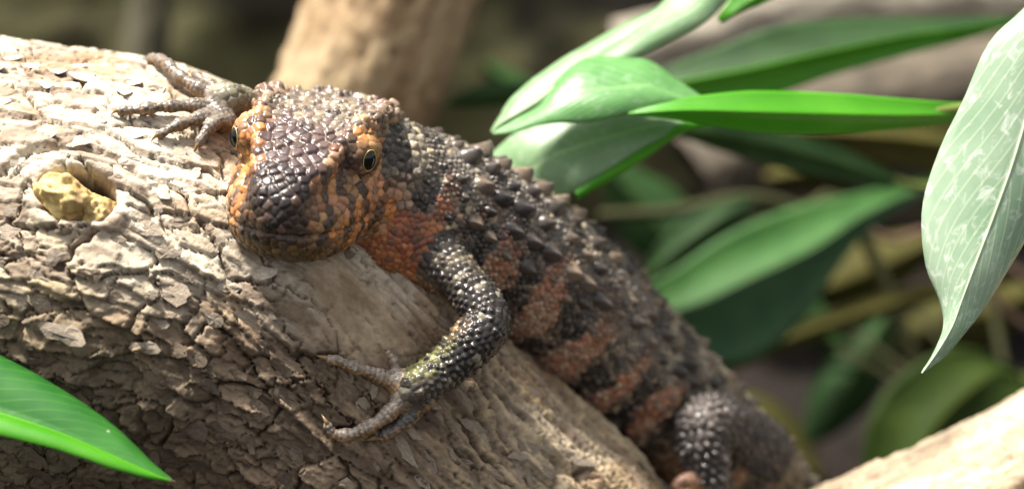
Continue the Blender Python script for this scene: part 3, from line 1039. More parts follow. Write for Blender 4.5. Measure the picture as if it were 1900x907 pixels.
# toes
for i in range(len(F_TOES)):
    m = creg == 6 + i
    X = centers[m]
    k_ = np.argmin(((F_TOES[i].P[None, :, :3] - X[:, None]) ** 2).sum(-1), 1)
    upw = ((X - F_TOES[i].P[k_, :3]) @ UPV) / np.maximum(F_TOES[i].P[k_, 3], .05)
    topc = np.array([0.25, 0.205, 0.165]) if i != 2 else np.array([0.10, 0.09, 0.085])
    if i >= len(F_TOES) - 2:
        topc = np.array([0.24, 0.13, 0.09])
    c_ = mix(np.array([0.28, 0.165, 0.075]), topc, sstep(-0.5, 0.0, upw))
    ccol[m] = c_ * (0.75 + 0.5 * j2[m])[:, None] * (0.72 if len(toesL) <= i < len(toesL) + len(toesR) else 1.0)
# head
m = creg == 1
X = centers[m]; L = to_head(X)
nrm = SN[hv[hc]][creg[nl:] == 1] @ HM.T
nz = fbm(X * 1.4, 3, 31); nz2 = fbm(X * 3.0, 2, 32)
x, y, z = L[:, 0], L[:, 1], L[:, 2]
wtop = np.interp(y, TAB_A[0], TAB_A[1]); ztop = np.interp(y, TAB_A[0], TAB_A[2])
top = (1 - sstep(0.70, 1.06, np.abs(x) / wtop + 0.16 * nz + 0.22 * (j2[m] - .5))) * sstep(-0.62, -0.40, z - ztop)
sn = sstep(1.65, 2.35, y + 0.5 * nz)
crown = mix(np.array([0.15, 0.12, 0.10]), np.array([0.33, 0.27, 0.19]), sstep(-0.5, 0.5, nz2 + (j1[m] - .5)))
crown = mix(crown, PURPLE * 1.2, 0.7 * (j2[m] > 0.80))
sntop = mix(PURPLE * 0.85, np.array([0.17, 0.115, 0.10]), sstep(-0.5, 0.6, nz2 + (j1[m] - .5)) * (1 - sstep(2.9, 3.4, y)))
sntop = mix(sntop, BLACK * 1.5, 0.8 * sstep(3.1, 3.7, y))
topc = mix(crown, sntop, sn)
ang_ = y * 1.0 + 0.35 * z
stripe = np.sin(ang_ * 2 * math.pi / 0.50 + 1.5 * nz + np.where(x > 0, 0.0, 1.2))
side = mix(ORANGE, np.array([0.44, 0.25, 0.11]), sstep(-.3, .5, nz2 + 0.6 * (j1[m] - .5)))
side = mix(side, np.array([0.52, 0.30, 0.20]), 0.5 * sstep(0.1, 0.4, fbm(X * 2.2, 2, 35)))
side = mix(side, np.array([0.055, 0.036, 0.028]), 0.92 * sstep(0.12, 0.5, stripe + 0.5 * nz2 - 0.1) * sstep(1.5, 2.1, y))
side = mix(side, RUST, 0.6 * (1 - sstep(0.9, 1.6, y)))
tipd = sstep(3.0, 3.6, y) * (1 - sstep(0.55, 0.85, np.abs(x)))
side = mix(side, np.array([0.05, 0.036, 0.028]), 0.85 * tipd)
side = mix(side, np.array([0.16, 0.10, 0.035]), 0.75 * sstep(-0.85, -1.05, z) * sstep(2.6, 3.3, y))
brow = np.exp(-((z - 0.62) / 0.16) ** 2) * (np.abs(x) > 0.95) * (y < 2.6) * (y > 0.8)
rim_ = sstep(0.40, 0.62, z) * (1 - sstep(1.5, 1.9, y))
hcx = mix(side, topc, np.maximum(top, 0.85 * rim_))
hcx = mix(hcx, np.array([0.11, 0.075, 0.06]), 0.6 * (cr.random(len(x)) > 0.80))
hcx = mix(hcx, np.array([0.38, 0.20, 0.09]), 0.6 * brow * (j1[m] > 0.3))
spot = np.exp(-(((L - [-1.02, 2.55, 0.02]) ** 2).sum(1)) / 0.03)
hcx = mix(hcx, np.array([0.62, 0.40, 0.10]), np.clip(1.4 * spot, 0, 1))
lore = np.exp(-(((L - [0.98, 2.45, 0.12]) ** 2).sum(1)) / 0.06)
hcx = mix(hcx, np.array([0.12, 0.08, 0.07]), 0.8 * lore)
ccol[m] = hcx * (0.58 + 0.56 * j2[m])[:, None]
m = creg == 2
X = centers[m]; nz = fbm(X * 1.6, 3, 41)
pj = project(X)
c_ = mix(np.array([0.40, 0.16, 0.065]), np.array([0.28, 0.085, 0.045]), sstep(-.4, .4, nz + 0.9 * (j1[m] - .5)))
c_ = mix(c_, np.array([0.09, 0.05, 0.035]), 0.8 * (j2[m] > 0.74))
c_ = mix(c_, SOOT, 0.85 * sstep(0.0, 0.35, nz - 0.25 + 0.006 * (pj[:, 0] - 745)))
ccol[m] = c_ * (0.7 + 0.6 * j2[m])[:, None]

# ---- relief of the scales
w_ = csize[I1]
edge = np.clip((F2 - F1) / (0.55 * w_), 0, 1)
dome = 1 - (1 - edge) ** 2.2
rv = creg[I1]
hgt = np.where(rv == 0, 0.26, np.where(rv == 1, 0.32, np.where(rv == 2, 0.42, np.where(rv < 6, 0.17, 0.26)))) * w_
rnd = np.random.default_rng(9).random(NC)
Lv = to_head(SV); Nv = SN @ HM.T
crownv = (rv == 1) * sstep(0.3, 0.7, Nv[:, 2]) * (1 - sstep(1.6, 2.3, Lv[:, 1]))
wtv = np.interp(Lv[:, 1], TAB_A[0], TAB_A[1])
rimv = (rv == 1) * sstep(0.80, 0.95, np.abs(Lv[:, 0]) / wtv) * sstep(0.35, 0.6, Lv[:, 2]) * (1 - sstep(1.3, 1.9, Lv[:, 1]))
rimv = np.maximum(rimv, (rv == 1) * (1 - sstep(0.05, 0.35, Lv[:, 1])) * sstep(0.3, 0.6, Lv[:, 2]))
hgt = np.where(rv == 5, 0.50 * w_, hgt)
hgt = hgt * (0.6 + 0.8 * rnd[I1]) * (1 + 1.1 * crownv * rnd[I1] + 1.2 * rimv * (rnd[I1] > 0.4))
sb, thb = body_param(SV)
backv = (rv == 0) * (1 - sstep(0.7, 1.3, np.abs(thb)))
hgt *= 1 + 0.3 * backv * (rnd[I1] > 0.7)
dispv = hgt * dome
keel = np.clip(1 - F1 / (0.35 * w_), 0, 1)
dispv += np.where((rv == 0) | (rv == 3) | (rv == 5), 0.22, 0.0) * w_ * keel * (0.4 + 1.2 * rnd[I1])
# folds of loose skin on neck and flank, mouth line, nostrils
dispv += (rv == 0) * 0.05 * np.sin(sb * 2 * math.pi / 1.45 - thb * 1.3) * sstep(0.5, 1.0, thb)
zm = np.interp(Lv[:, 1], [0.9, 1.5, 2.3, 3.0, 3.5, 4.0], [-0.42, -0.66, -0.78, -0.80, -0.78, -0.74])
inm = ((rv == 1) | (rv == 2)) * sstep(1.0, 1.5, Lv[:, 1])
dispv -= 0.07 * np.exp(-((Lv[:, 2] - zm) / 0.038) ** 2) * inm
for s in (-1, 1):
    dispv -= 0.13 * np.exp(-(((Lv - [s * 0.40, 3.60, -0.18]) ** 2).sum(1)) / 0.006) * (rv == 1)
eye_d = np.minimum(*[np.linalg.norm((Lv - (e + [np.sign(e[0]) * 0.2, 0.2, 0])) / [1, 0.75, 1.1], axis=1) for e in EYES])
calm = sstep(0.25, 0.5, eye_d)
dispv *= np.where(rv == 1, 0.3 + 0.7 * calm, 1)
LV = SV + SN * dispv[:, None]
skin = np.array([0.035, 0.026, 0.022])
groove = 1 - sstep(0.0, 0.22, edge)
vcol = mix(ccol[I1], np.where((rv == 1)[:, None] | (rv == 2)[:, None], np.array([0.13, 0.075, 0.045]), skin), 0.75 * groove)
tipc = (rv == 3) * keel
vcol = mix(vcol, np.array([0.40, 0.40, 0.36]), 0.30 * tipc * (rnd[I1] > 0.35) * sstep(0.5, 1.0, keel))
for i in range(len(F_TOES)):
    m = np.where(rv == 6 + i)[0]
    if len(m):
        st = F_TOES[i](SV[m], True)[1]
        rg_ = 0.5 + 0.5 * np.cos(2 * math.pi * st / 0.105)
        dispv[m] = 0.8 * dispv[m] + 0.009 * rg_ + 0.018 * np.cos(2 * math.pi * st / 0.46)
        vcol[m] *= (0.80 + 0.32 * rg_)[:, None]
LV = SV + SN * dispv[:, None]
vcol = mix(vcol, np.array([0.33, 0.30, 0.26]), 0.35 * (rv == 0) * keel * (rnd[I1] > 0.5))
BASE = W(950, 620, 30.5)
liz = thing('lizard', 'dark scaly lizard with orange cheeks, clinging to the log and facing the camera', 'lizard', BASE)
body = mesh_obj('body', LV, SF, M_SKIN, liz, col=vcol)

# ---- eyes
def uv_sphere(nu=32, nvv=20):
    th_ = np.linspace(0, math.pi, nvv)
    ph = np.linspace(0, 2 * math.pi, nu, endpoint=False)
    v = np.array([[math.sin(t) * math.cos(p), math.sin(t) * math.sin(p), math.cos(t)] for t in th_ for p in ph])
    f = [(i * nu + j, i * nu + (j + 1) % nu, (i + 1) * nu + (j + 1) % nu, (i + 1) * nu + j) for i in range(nvv - 1) for j in range(nu)]
    return v, f
def ring(center, ax_, ay_, ra, rb, r, n=40, k=8):
    v, f = [], []
    az = np.cross(ax_, ay_)
    for i in range(n):
        t = 2 * math.pi * i / n
        c_ = center + ax_ * ra * math.cos(t) + ay_ * rb * math.sin(t)
        o_ = ax_ * math.cos(t) + ay_ * math.sin(t)
        for j in range(k):
            q = 2 * math.pi * j / k
            v.append(c_ + (o_ * math.cos(q) + az * math.sin(q)) * r)
    for i in range(n):
        for j in range(k):
            f.append((i * k + j, ((i + 1) % n) * k + j, ((i + 1) % n) * k + (j + 1) % k, i * k + (j + 1) % k))
    return np.array(v), f
for e, s in zip(EYES, (-1, 1)):
    c_ = from_head(e[0] + s * 0.12, e[1] + 0.19, e[2] - 0.02)
    out = HR * s * 0.76 + HF * 0.64 - HU * 0.02; out /= np.linalg.norm(out)
    upx = HU - (HU @ out) * out; upx /= np.linalg.norm(upx)
    sx_ = np.cross(upx, out)
    v, f = uv_sphere()
    vw = c_ + (v[:, 0:1] * sx_ * 0.155 + v[:, 1:2] * upx * 0.22 + v[:, 2:3] * out * 0.155)
    eye = mesh_obj('eye', vw, f, M_PUPIL, liz)
    v, f = ring(c_ + out * 0.064, sx_, upx, 0.144, 0.207, 0.011)
    mesh_obj('iris_ring', v, f, M_IRIS, eye)

# ---- claws
def claw(P, name='claw'):
    """curved horn carried on at the end of a toe"""
    a, b = P[-2, :3], P[-1, :3]
    d = (b - a) / np.linalg.norm(b - a)
    p, n = BVH.find_nearest(Vector(b))[:2]
    n = np.array(n)
    if n @ (b - np.array(p)) < 0: n = -n
    r0 = P[-1, 3] * 0.85
    v, f = [], []
    K, R_ = 8, 6
    x_ = np.cross(d, n); x_ /= np.linalg.norm(x_)
    for i in range(K):
        t = i / (K - 1)
        c_ = b + d * (t * 0.23 - 0.03) + n * (0.07 * math.sin(t * math.pi * 0.7) - 0.13 * t * t)
        rr = r0 * (1 - t) ** 0.8 + 0.004
        for j in range(R_):
            q = 2 * math.pi * j / R_
            v.append(c_ + (x_ * math.cos(q) + n * math.sin(q)) * rr)
    for i in range(K - 1):
        for j in range(R_):
            f.append((i * R_ + j, i * R_ + (j + 1) % R_, (i + 1) * R_ + (j + 1) % R_, (i + 1) * R_ + j))
    f.append(tuple(range((K - 1) * R_, K * R_)))
    return mesh_obj(name, np.array(v), f, M_CLAW, liz)
for P in toesL + toesR + [np.asarray(t) for t in toesH]:
    claw(P)

# ---- enlarged keeled scales in rows down the back
def keel_mesh(k):
    g = np.random.default_rng(300 + k)
    n = 9
    a = np.linspace(0, 2 * math.pi, n, endpoint=False)
    rr = g.uniform(0.85, 1.12, n)
    base_ = np.stack([np.cos(a) * rr * 1.15, np.sin(a) * rr * 0.95, np.full(n, -0.40)], -1)
    m1 = np.stack([np.cos(a) * rr * 0.98 + 0.05, np.sin(a) * rr * 0.78, np.full(n, 0.16) + g.uniform(-.07, .07, n)], -1)
    m2 = np.stack([np.cos(a) * rr * 0.68 + 0.14, np.sin(a) * rr * 0.36, 0.54 + 0.12 * np.cos(a) + g.uniform(-.05, .05, n)], -1)
    m3 = np.stack([np.cos(a) * rr * 0.34 + 0.22, np.sin(a) * rr * 0.10, 0.82 + 0.10 * np.cos(a) + g.uniform(-.03, .03, n)], -1)
    tip = np.array([[0.34, 0, 0.98 + g.uniform(-.08, .08)]])
    v = np.vstack([base_, m1, m2, m3, tip])
    f = []
    for lv in (0, 1, 2):
        for i in range(n):
            j = (i + 1) % n
            f.append((lv * n + i, lv * n + j, (lv + 1) * n + j, (lv + 1) * n + i))
    f += [(3 * n + i, 3 * n + (i + 1) % n, 4 * n) for i in range(n)]
    t0 = g.uniform(0, 1)
    c0 = mix(np.array([[0.026, 0.022, 0.021]]), np.array([[0.17, 0.125, 0.085]]), np.array([t0 ** 1.3]))[0]
    col = np.vstack([np.tile(c0 * 0.8, (n, 1)), np.tile(c0, (n, 1)), np.tile(c0 * 1.15, (n, 1)), np.tile(c0 * 1.2 + 0.03, (n, 1)), [c0 * 1.2 + 0.06]]) * g.uniform(0.8, 1.2, (4 * n + 1, 1))
    return make_mesh('keeled_scale', v * S, f, M_KEEL, smooth=True, col=col)
KEELS = [keel_mesh(k) for k in range(8)]
gk = np.random.default_rng(77)
bodybvh = BVHTree.FromPolygons(SV.tolist(), SF.tolist())
for ti, th0 in enumerate((-0.70, -0.34, 0.0, 0.32, 0.64, 0.96, 1.28)):
    s = 1.9 + 0.2 * (ti % 2)
    while s < 15.5:
        k = min(np.searchsorted(f_body.L, s, side='right') - 1, len(BP) - 2)
        t = (s - f_body.L[k]) / (f_body.L[k + 1] - f_body.L[k])
        c_ = BP[k] + t * (BP[k + 1] - BP[k])
        T_ = BP[k + 1, :3] - BP[k, :3]; T_ /= np.linalg.norm(T_)
        dn = DORSAL - (DORSAL @ T_) * T_; dn /= np.linalg.norm(dn)
        sd = np.cross(T_, dn); sd *= np.sign(sd @ -FWD)
        th_ = th0 + gk.normal(0, 0.05)
        dr = dn * math.cos(th_) + sd * math.sin(th_)
        big = (0.9 if ti < 2 else 1.0) * (0.75 if th0 > 1.1 else 1) * (1.15 if s < 4.5 else 1)
        hit = bodybvh.ray_cast(Vector(c_[:3] + dr * 4), Vector(-dr))
        ds = gk.uniform(0.46, 0.68)
        s += ds
        if hit[0] is None or (hit[3] < 4 - c_[3] - 0.35):
            continue
        p = np.array(hit[0]); n = np.array(hit[1])
        if n @ dr < 0.5: n = dr
        sz = 0.205 * big * gk.choice([0.6, 0.85, 1.0, 1.2]) * gk.uniform(0.88, 1.12) * (1.0 - 0.08 * float(sstep(8.0, 11.0, s)))
        tt = T_ - (T_ @ n) * n; tt /= np.linalg.norm(tt)
        bb = np.cross(n, tt)
        o = bpy.data.objects.new('keeled_scale', KEELS[int(gk.integers(0, len(KEELS)))])
        COL.objects.link(o)
        o.parent = liz
        Mx = Matrix.Identity(4)
        for r_ in range(3):
            Mx[r_][0], Mx[r_][1], Mx[r_][2] = tt[r_] * sz, bb[r_] * sz, n[r_] * sz * 0.95
            Mx[r_][3] = ((p + n * 0.03)[r_] - BASE[r_]) * S
        o.matrix_local = Mx
#@@PART3
# ------------------------------------------------------------------ leaves
LM_FRONT = mat_leaf('leaf_deep_green', (0.018, 0.10, 0.018), (0.040, 0.16, 0.026), (0.14, 0.58, 0.02), 0.26, 0.26, vein=0.16, spots=0.5)
LM_PALE = mat_leaf('leaf_pale_waxy', (0.22, 0.33, 0.21), (0.31, 0.41, 0.29), (0.35, 0.62, 0.18), 0.22, 0.34, bloom=0.8, bloom_col=(0.66, 0.70, 0.62), vein=0.22)
LM_SHEEN = mat_leaf('leaf_sky_sheen_green', (0.16, 0.28, 0.13), (0.23, 0.36, 0.19), (0.28, 0.52, 0.14), 0.28, 0.42, bloom=0.5, bloom_col=(0.50, 0.58, 0.46), vein=0.08)  # pale base and bloom paint the sky's reflection into the blade
LM_MID = mat_leaf('leaf_mid_green', (0.075, 0.22, 0.06), (0.12, 0.29, 0.095), (0.30, 0.62, 0.10), 0.30, 0.36, bloom=0.25, vein=0.30)
LM_LIME = mat_leaf('leaf_bright_green', (0.060, 0.27, 0.008), (0.085, 0.32, 0.014), (0.16, 0.66, 0.015), 0.45, 0.40, vein=0.06)  # brighter leaf colour stands in for sunlight shining through the blade
LM_DARK = mat_leaf('leaf_dark_green', (0.013, 0.042, 0.009), (0.022, 0.060, 0.013), (0.05, 0.15, 0.008), 0.22, 0.6, vein=0.08, spec=0.25)
LM_MOSS = mat_leaf('leaf_moss_green', (0.022, 0.044, 0.005), (0.032, 0.055, 0.006), (0.06, 0.12, 0.006), 0.3, 0.65, vein=0.08, spec=0.2)
LM_OLIVE = mat_leaf('leaf_olive', (0.045, 0.046, 0.010), (0.065, 0.058, 0.014), (0.12, 0.11, 0.02), 0.25, 0.75, vein=0.1, spec=0.15)

def leaf(parent, rows, mat, camber=0.05, thick=0.022, n=46, m=9, wave=0.02, seed=0, rib=True, mat2=None):
    """blade through rows of (edge, midrib, edge), each a photo point with its depth; thin but solid"""
    R_ = np.array([[W(*p) for p in r] for r in rows])
    C3 = catmull(R_.reshape(len(R_), 9), n).reshape(n, 3, 3)
    t = np.linspace(0, 1, m)
    Aa = C3[:, 0, None] * (1 - t)[None, :, None] + C3[:, 1, None] * t[None, :, None]
    Bb = C3[:, 1, None] * (1 - t)[None, :, None] + C3[:, 2, None] * t[None, :, None]
    P_ = np.concatenate([Aa, Bb[:, 1:]], 1)
    mm = P_.shape[1]
    du = np.gradient(P_, axis=0); dv = np.gradient(P_, axis=1)
    N_ = np.cross(du, dv)
    ln = np.linalg.norm(N_, axis=2, keepdims=True)
    N_ = N_ / np.maximum(ln, 1e-9)
    tc_ = np.concatenate([t * (1 - t) * 4, (t * (1 - t) * 4)[1:]])
    wd = np.linalg.norm(C3[:, 0] - C3[:, 2], axis=1)
    P_ = P_ + N_ * (camber * tc_[None, :] * wd[:, None])[:, :, None]
    xs = np.concatenate([-1 + t, t[1:]])
    wv = wave * fbm(np.stack(np.broadcast_arrays(np.linspace(0, 7, n)[:, None], xs[None] * 1.2 + seed * 3.3, np.zeros((n, mm))), -1).reshape(-1, 3), 3, seed).reshape(n, mm)
    P_ = P_ + N_ * (wv * (0.3 + np.abs(xs))[None] * wd[:, None])[:, :, None]
    flat = P_.reshape(-1, 3); nn_ = N_.reshape(-1, 3)
    K = n * mm
    v = np.vstack([flat + nn_ * thick / 2, flat - nn_ * thick / 2])
    gi = np.arange(n - 1)[:, None] * mm + np.arange(mm - 1)[None]
    q = np.stack([gi, gi + 1, gi + mm + 1, gi + mm], -1).reshape(-1, 4)
    f = [q, q[:, ::-1] + K]
    e = np.arange(n - 1) * mm
    f.append(np.stack([e, e + mm, e + mm + K, e + K], -1))
    e2 = e + mm - 1
    f.append(np.stack([e2, e2 + K, e2 + mm + K, e2 + mm], -1))
    uv = np.stack(np.broadcast_arrays(xs[None], np.linspace(0, 1, n)[:, None]), -1).reshape(-1, 2)
    o = mesh_obj('leaf', v, np.vstack(f), mat, parent, uv=np.vstack([uv, uv]))
    if mat2:                                   # second colour on the other half; the lime one paints light coming through
        o.data.materials.append(mat2)
        fi = np.vstack(f)
        cx = np.vstack([uv, uv])[fi][:, :, 0].mean(1)
        o.data.polygons.foreach_set('material_index', (cx > 0).astype(np.int32))
    if rib:
        c_ = C3[:, 1]
        tube(o, 'midrib', c_, np.linspace(0.05, 0.012, n)[::1] * (0.6 + 0.1 * wd.max()), mat2 or mat, uvs=True)
    return o

def tube(parent, name, c_, r, mat, k=6, uvs=False, col=None):
    c_ = np.asarray(c_, float)
    n = len(c_)
    r = np.broadcast_to(r, n)
    T_ = np.gradient(c_, axis=0); T_ /= np.maximum(np.linalg.norm(T_, axis=1), 1e-9)[:, None]
    x_ = np.cross(T_, [0.2, 0.3, 0.93]); x_ /= np.maximum(np.linalg.norm(x_, axis=1), 1e-9)[:, None]
    y_ = np.cross(T_, x_)
    a = np.linspace(0, 2 * math.pi, k, endpoint=False)
    v = (c_[:, None] + (x_[:, None] * np.cos(a)[None, :, None] + y_[:, None] * np.sin(a)[None, :, None]) * r[:, None, None]).reshape(-1, 3)
    i_ = np.arange(n - 1)[:, None] * k + np.arange(k)[None]
    j_ = np.arange(n - 1)[:, None] * k + (np.arange(k)[None] + 1) % k
    f = np.stack([i_, j_, j_ + k, i_ + k], -1).reshape(-1, 4)
    kw = {}
    if uvs:
        kw['uv'] = np.stack([np.zeros(n * k), np.repeat(np.linspace(0, 1, n), k)], -1)
    if col is not None:
        kw['col'] = col
    return mesh_obj(name, v, f, mat, parent, **kw)

def stem(parent, pts, r0, r1, mat):
    c_ = catmull([W(*p) for p in pts], 24)
    return tube(parent, 'stem', c_, np.linspace(r0, r1, 24), mat, 8)

# near plant at the left edge
pl = thing('leafy_plant', 'plant at the lower left with one glossy pointed green leaf over the log', 'plant', W(-520, 1800, 25))
leaf(pl, [((-330, 560, 25.0), (-340, 662, 24.3), (-340, 700, 23.7)), ((-150, 600, 25.0), (-160, 722, 24.3), (-160, 768, 23.7)), ((0, 660, 25.0), (-5, 766, 24.3), (-10, 802, 23.8)),
          ((115, 722, 24.9), (108, 803, 24.3), (100, 831, 23.9)), ((213, 790, 24.8), (202, 843, 24.3), (190, 861, 24.0)), ((284, 858, 24.6), (276, 875, 24.3), (266, 884, 24.2)), ((321, 890, 24.4), (320, 892, 24.4), (318, 893, 24.4))],
     LM_FRONT, -0.07, wave=0.02, seed=1, mat2=LM_LIME)
tube(pl, 'dry_leaf_tip', catmull([W(308, 886, 24.4), W(318, 891, 24.4), W(326, 893, 24.4)], 6), np.linspace(0.035, 0.008, 6), M_TWIG)
stem(pl, [(-335, 662, 24.3), (-420, 640, 23.8), (-480, 800, 24.4), (-520, 1300, 25), (-520, 1800, 25)], 0.16, 0.3, M_STEM)

# plant whose leaf hangs at the right edge
pr = thing('leafy_plant', 'plant at the right edge with a broad pale leaf hanging point down', 'plant', W(2330, 2000, 27.5))
leaf(pr, [((1985, -95, 27.4), (2040, -110, 27.2), (2085, -70, 27.5)), ((1905, 10, 27.3), (1985, 10, 27.0), (2085, 50, 27.5)), ((1835, 80, 27.2), (1945, 90, 26.9), (2080, 150, 27.5)), ((1786, 188, 27.1), (1913, 190, 26.8), (2050, 250, 27.4)), ((1742, 280, 27.1), (1880, 300, 26.7), (1990, 340, 27.2)),
          ((1711, 385, 27.0), (1846, 395, 26.6), (1928, 410, 27.0)), ((1717, 490, 26.9), (1808, 495, 26.5), (1875, 495, 26.8)), ((1744, 560, 26.8), (1783, 562, 26.5), (1828, 570, 26.7)),
          ((1750, 608, 26.7), (1767, 605, 26.5), (1795, 612, 26.6)), ((1729, 660, 26.6), (1739, 653, 26.5), (1754, 660, 26.6)), ((1709, 691, 26.5), (1711, 692, 26.5), (1714, 690, 26.5))],
     LM_PALE, 0.03, wave=0.015, seed=2)
stem(pr, [(2040, -110, 27.2), (2120, -220, 27.4), (2250, -150, 27.6), (2330, 500, 27.8), (2330, 2000, 27.5)], 0.14, 0.35, M_STEM)

# plant in the middle: the long leaves behind the lizard's back
pm = thing('leafy_plant', 'plant behind the lizard with long arching bright green and pale leaves', 'plant', W(1980, 2100, 33))
leaf(pm, [((1275, -90, 32.2), (1340, -90, 31.9), (1420, -75, 32.2)), ((1230, 5, 31.9), (1290, 5, 31.5), (1352, 0, 31.7)), ((1160, 42, 31.6), (1205, 52, 31.2), (1305, 45, 31.4)), ((1080, 86, 31.3), (1120, 110, 30.9), (1225, 86, 31.1)), ((1010, 130, 31.0), (1045, 150, 30.6), (1135, 132, 30.8)),
          ((950, 180, 30.8), (985, 196, 30.4), (1045, 178, 30.6)), ((924, 220, 30.7), (935, 226, 30.4), (965, 222, 30.5)), ((911, 243, 30.6), (913, 245, 30.5), (917, 245, 30.6))], LM_SHEEN, 0.05, seed=3)
leaf(pm, [((1330, 34, 32.5), (1335, 40, 32.5), (1340, 44, 32.5)), ((1345, 12, 32.5), (1365, 22, 32.4), (1372, 24, 32.5)), ((1370, -20, 32.6), (1420, -15, 32.5), (1450, -10, 32.6)), ((1450, -80, 32.8), (1480, -70, 32.8), (1500, -60, 32.8))], LM_LIME, 0.02, seed=4, rib=False)
# folded leaf: its mottled half ...
leaf(pm, [((1300, 178, 30.6), (1300, 186, 30.4), (1298, 190, 30.4)), ((1262, 152, 30.7), (1255, 178, 30.1), (1250, 194, 30.0)), ((1205, 113, 30.8), (1200, 160, 30.0), (1185, 208, 29.8)), ((1150, 106, 30.8), (1145, 165, 29.9), (1130, 221, 29.7)), ((1085, 110, 30.7), (1085, 170, 29.9), (1080, 228, 29.7)),
          ((1040, 142, 30.5), (1042, 185, 29.9), (1040, 228, 29.7)), ((1005, 192, 30.3), (1000, 212, 29.9), (998, 233, 29.8)), ((955, 222, 30.2), (955, 232, 30.0), (952, 246, 29.9)), ((914, 246, 30.1), (915, 247, 30.1), (916, 250, 30.1))], LM_MID, 0.05, seed=5, rib=False)
# ... and its smooth bright half
leaf(pm, [((1165, 208, 29.7), (1166, 211, 29.7), (1168, 213, 29.7)), ((1230, 192, 29.7), (1235, 206, 29.5), (1238, 220, 29.6)), ((1300, 178, 29.8), (1305, 205, 29.5), (1310, 232, 29.7)), ((1400, 169, 30.0), (1405, 208, 29.6), (1410, 246, 29.9)), ((1550, 174, 30.4), (1550, 212, 30.0), (1545, 249, 30.3)), ((1680, 184, 30.8), (1675, 214, 30.5), (1665, 240, 30.7)), ((1760, 190, 31.1), (1758, 212, 31.0), (1750, 230, 31.1)), ((1830, 190, 31.4), (1832, 200, 31.4), (1830, 208, 31.4))], LM_LIME, 0.05, seed=6, rib=False)
# lower pale leaf with a bright rolled rim
leaf(pm, [((1268, 222, 31.2), (1270, 226, 31.1), (1272, 230, 31.1)), ((1200, 212, 31.4), (1222, 232, 30.9), (1232, 254, 30.8)), ((1120, 212, 31.5), (1150, 250, 30.9), (1180, 284, 30.8)), ((1040, 222, 31.6), (1080, 270, 31.0), (1120, 322, 30.8)), ((960, 245, 31.7), (1010, 300, 31.1), (1068, 355, 30.9)), ((905, 290, 31.8), (950, 350, 31.4), (1010, 400, 31.1))], LM_SHEEN, 0.04, seed=7, rib=False)
leaf(pm, [((1340, 222, 31.2), (1342, 226, 31.2), (1342, 232, 31.2)), ((1262, 228, 31.0), (1266, 237, 30.9), (1270, 246, 31.0)), ((1180, 283, 30.8), (1186, 291, 30.7), (1192, 298, 30.8)), ((1120, 321, 30.8), (1124, 329, 30.7), (1128, 337, 30.8)), ((1066, 354, 30.9), (1070, 362, 30.8), (1072, 370, 30.9))], LM_LIME, 0.08, seed=8, rib=False)
stem(pm, [(1300, 185, 30.5), (1560, 222, 30.6), (1830, 200, 31.4), (1930, 230, 31.9), (1970, 600, 32.4), (1980, 2100, 33)], 0.05, 0.32, M_STEM)
stem(pm, [(1340, -90, 32), (1600, -260, 32.6), (1900, -160, 32.8), (1965, 400, 32.6), (1980, 2100, 33)], 0.12, 0.3, M_STEM)

# darker plant further back on the right
pb = thing('leafy_plant', 'dark green plant in the blurred background at the upper right', 'plant', W(2050, 1500, 44))
leaf(pb, [((1180, 150, 40.5), (1185, 165, 40.5), (1190, 178, 40.5)), ((1250, 118, 40.6), (1270, 150, 40.2), (1300, 178, 40.4)), ((1330, 88, 40.8), (1400, 125, 40.3), (1420, 180, 40.6)), ((1440, 50, 41), (1530, 96, 40.6), (1545, 140, 40.9)), ((1600, 34, 41.4), (1680, 66, 41), (1690, 100, 41.2)), ((1760, 32, 41.8), (1800, 50, 41.6), (1800, 72, 41.8)), ((1890, 30, 42.2), (1890, 36, 42.2), (1890, 44, 42.2))], LM_DARK, 0.05, seed=9, mat2=LM_LIME)
leaf(pb, [((1230, 225, 41), (1232, 232, 41), (1230, 240, 41)), ((1330, 222, 41.2), (1330, 250, 41), (1320, 275, 41.2)), ((1440, 240, 41.6), (1450, 275, 41.4), (1440, 310, 41.6)), ((1560, 275, 42), (1565, 305, 41.9), (1555, 335, 42)), ((1660, 320, 42.4), (1660, 335, 42.4), (1655, 350, 42.4))], LM_DARK, 0.05, seed=10)
leaf(pb, [((1420, 236, 43), (1425, 245, 43), (1425, 252, 43)), ((1540, 215, 43.2), (1550, 250, 43), (1545, 285, 43.2)), ((1680, 210, 43.5), (1690, 260, 43.2), (1680, 310, 43.5)), ((1800, 230, 43.8), (1810, 280, 43.6), (1800, 330, 43.8))], LM_OLIVE, 0.05, seed=11)
leaf(pb, [((830, 190, 44), (832, 195, 44), (834, 200, 44)), ((880, 162, 44), (885, 180, 43.8), (890, 200, 44)), ((950, 152, 44.2), (955, 172, 44), (960, 195, 44.2)), ((1040, 160, 44.5), (1042, 175, 44.4), (1042, 190, 44.5)), ((1110, 170, 44.8), (1111, 175, 44.8), (1112, 182, 44.8))], LM_DARK, 0.05, seed=12)
stem(pb, [(1890, 36, 42.2), (2000, 60, 42.8), (2050, 400, 43.5), (2050, 1500, 44)], 0.12, 0.35, M_STEM)
stem(pb, [(1100, 176, 44.8), (1400, 230, 44.6), (1660, 335, 43.6), (1900, 400, 43.8), (2050, 700, 44)], 0.08, 0.2, M_STEM)

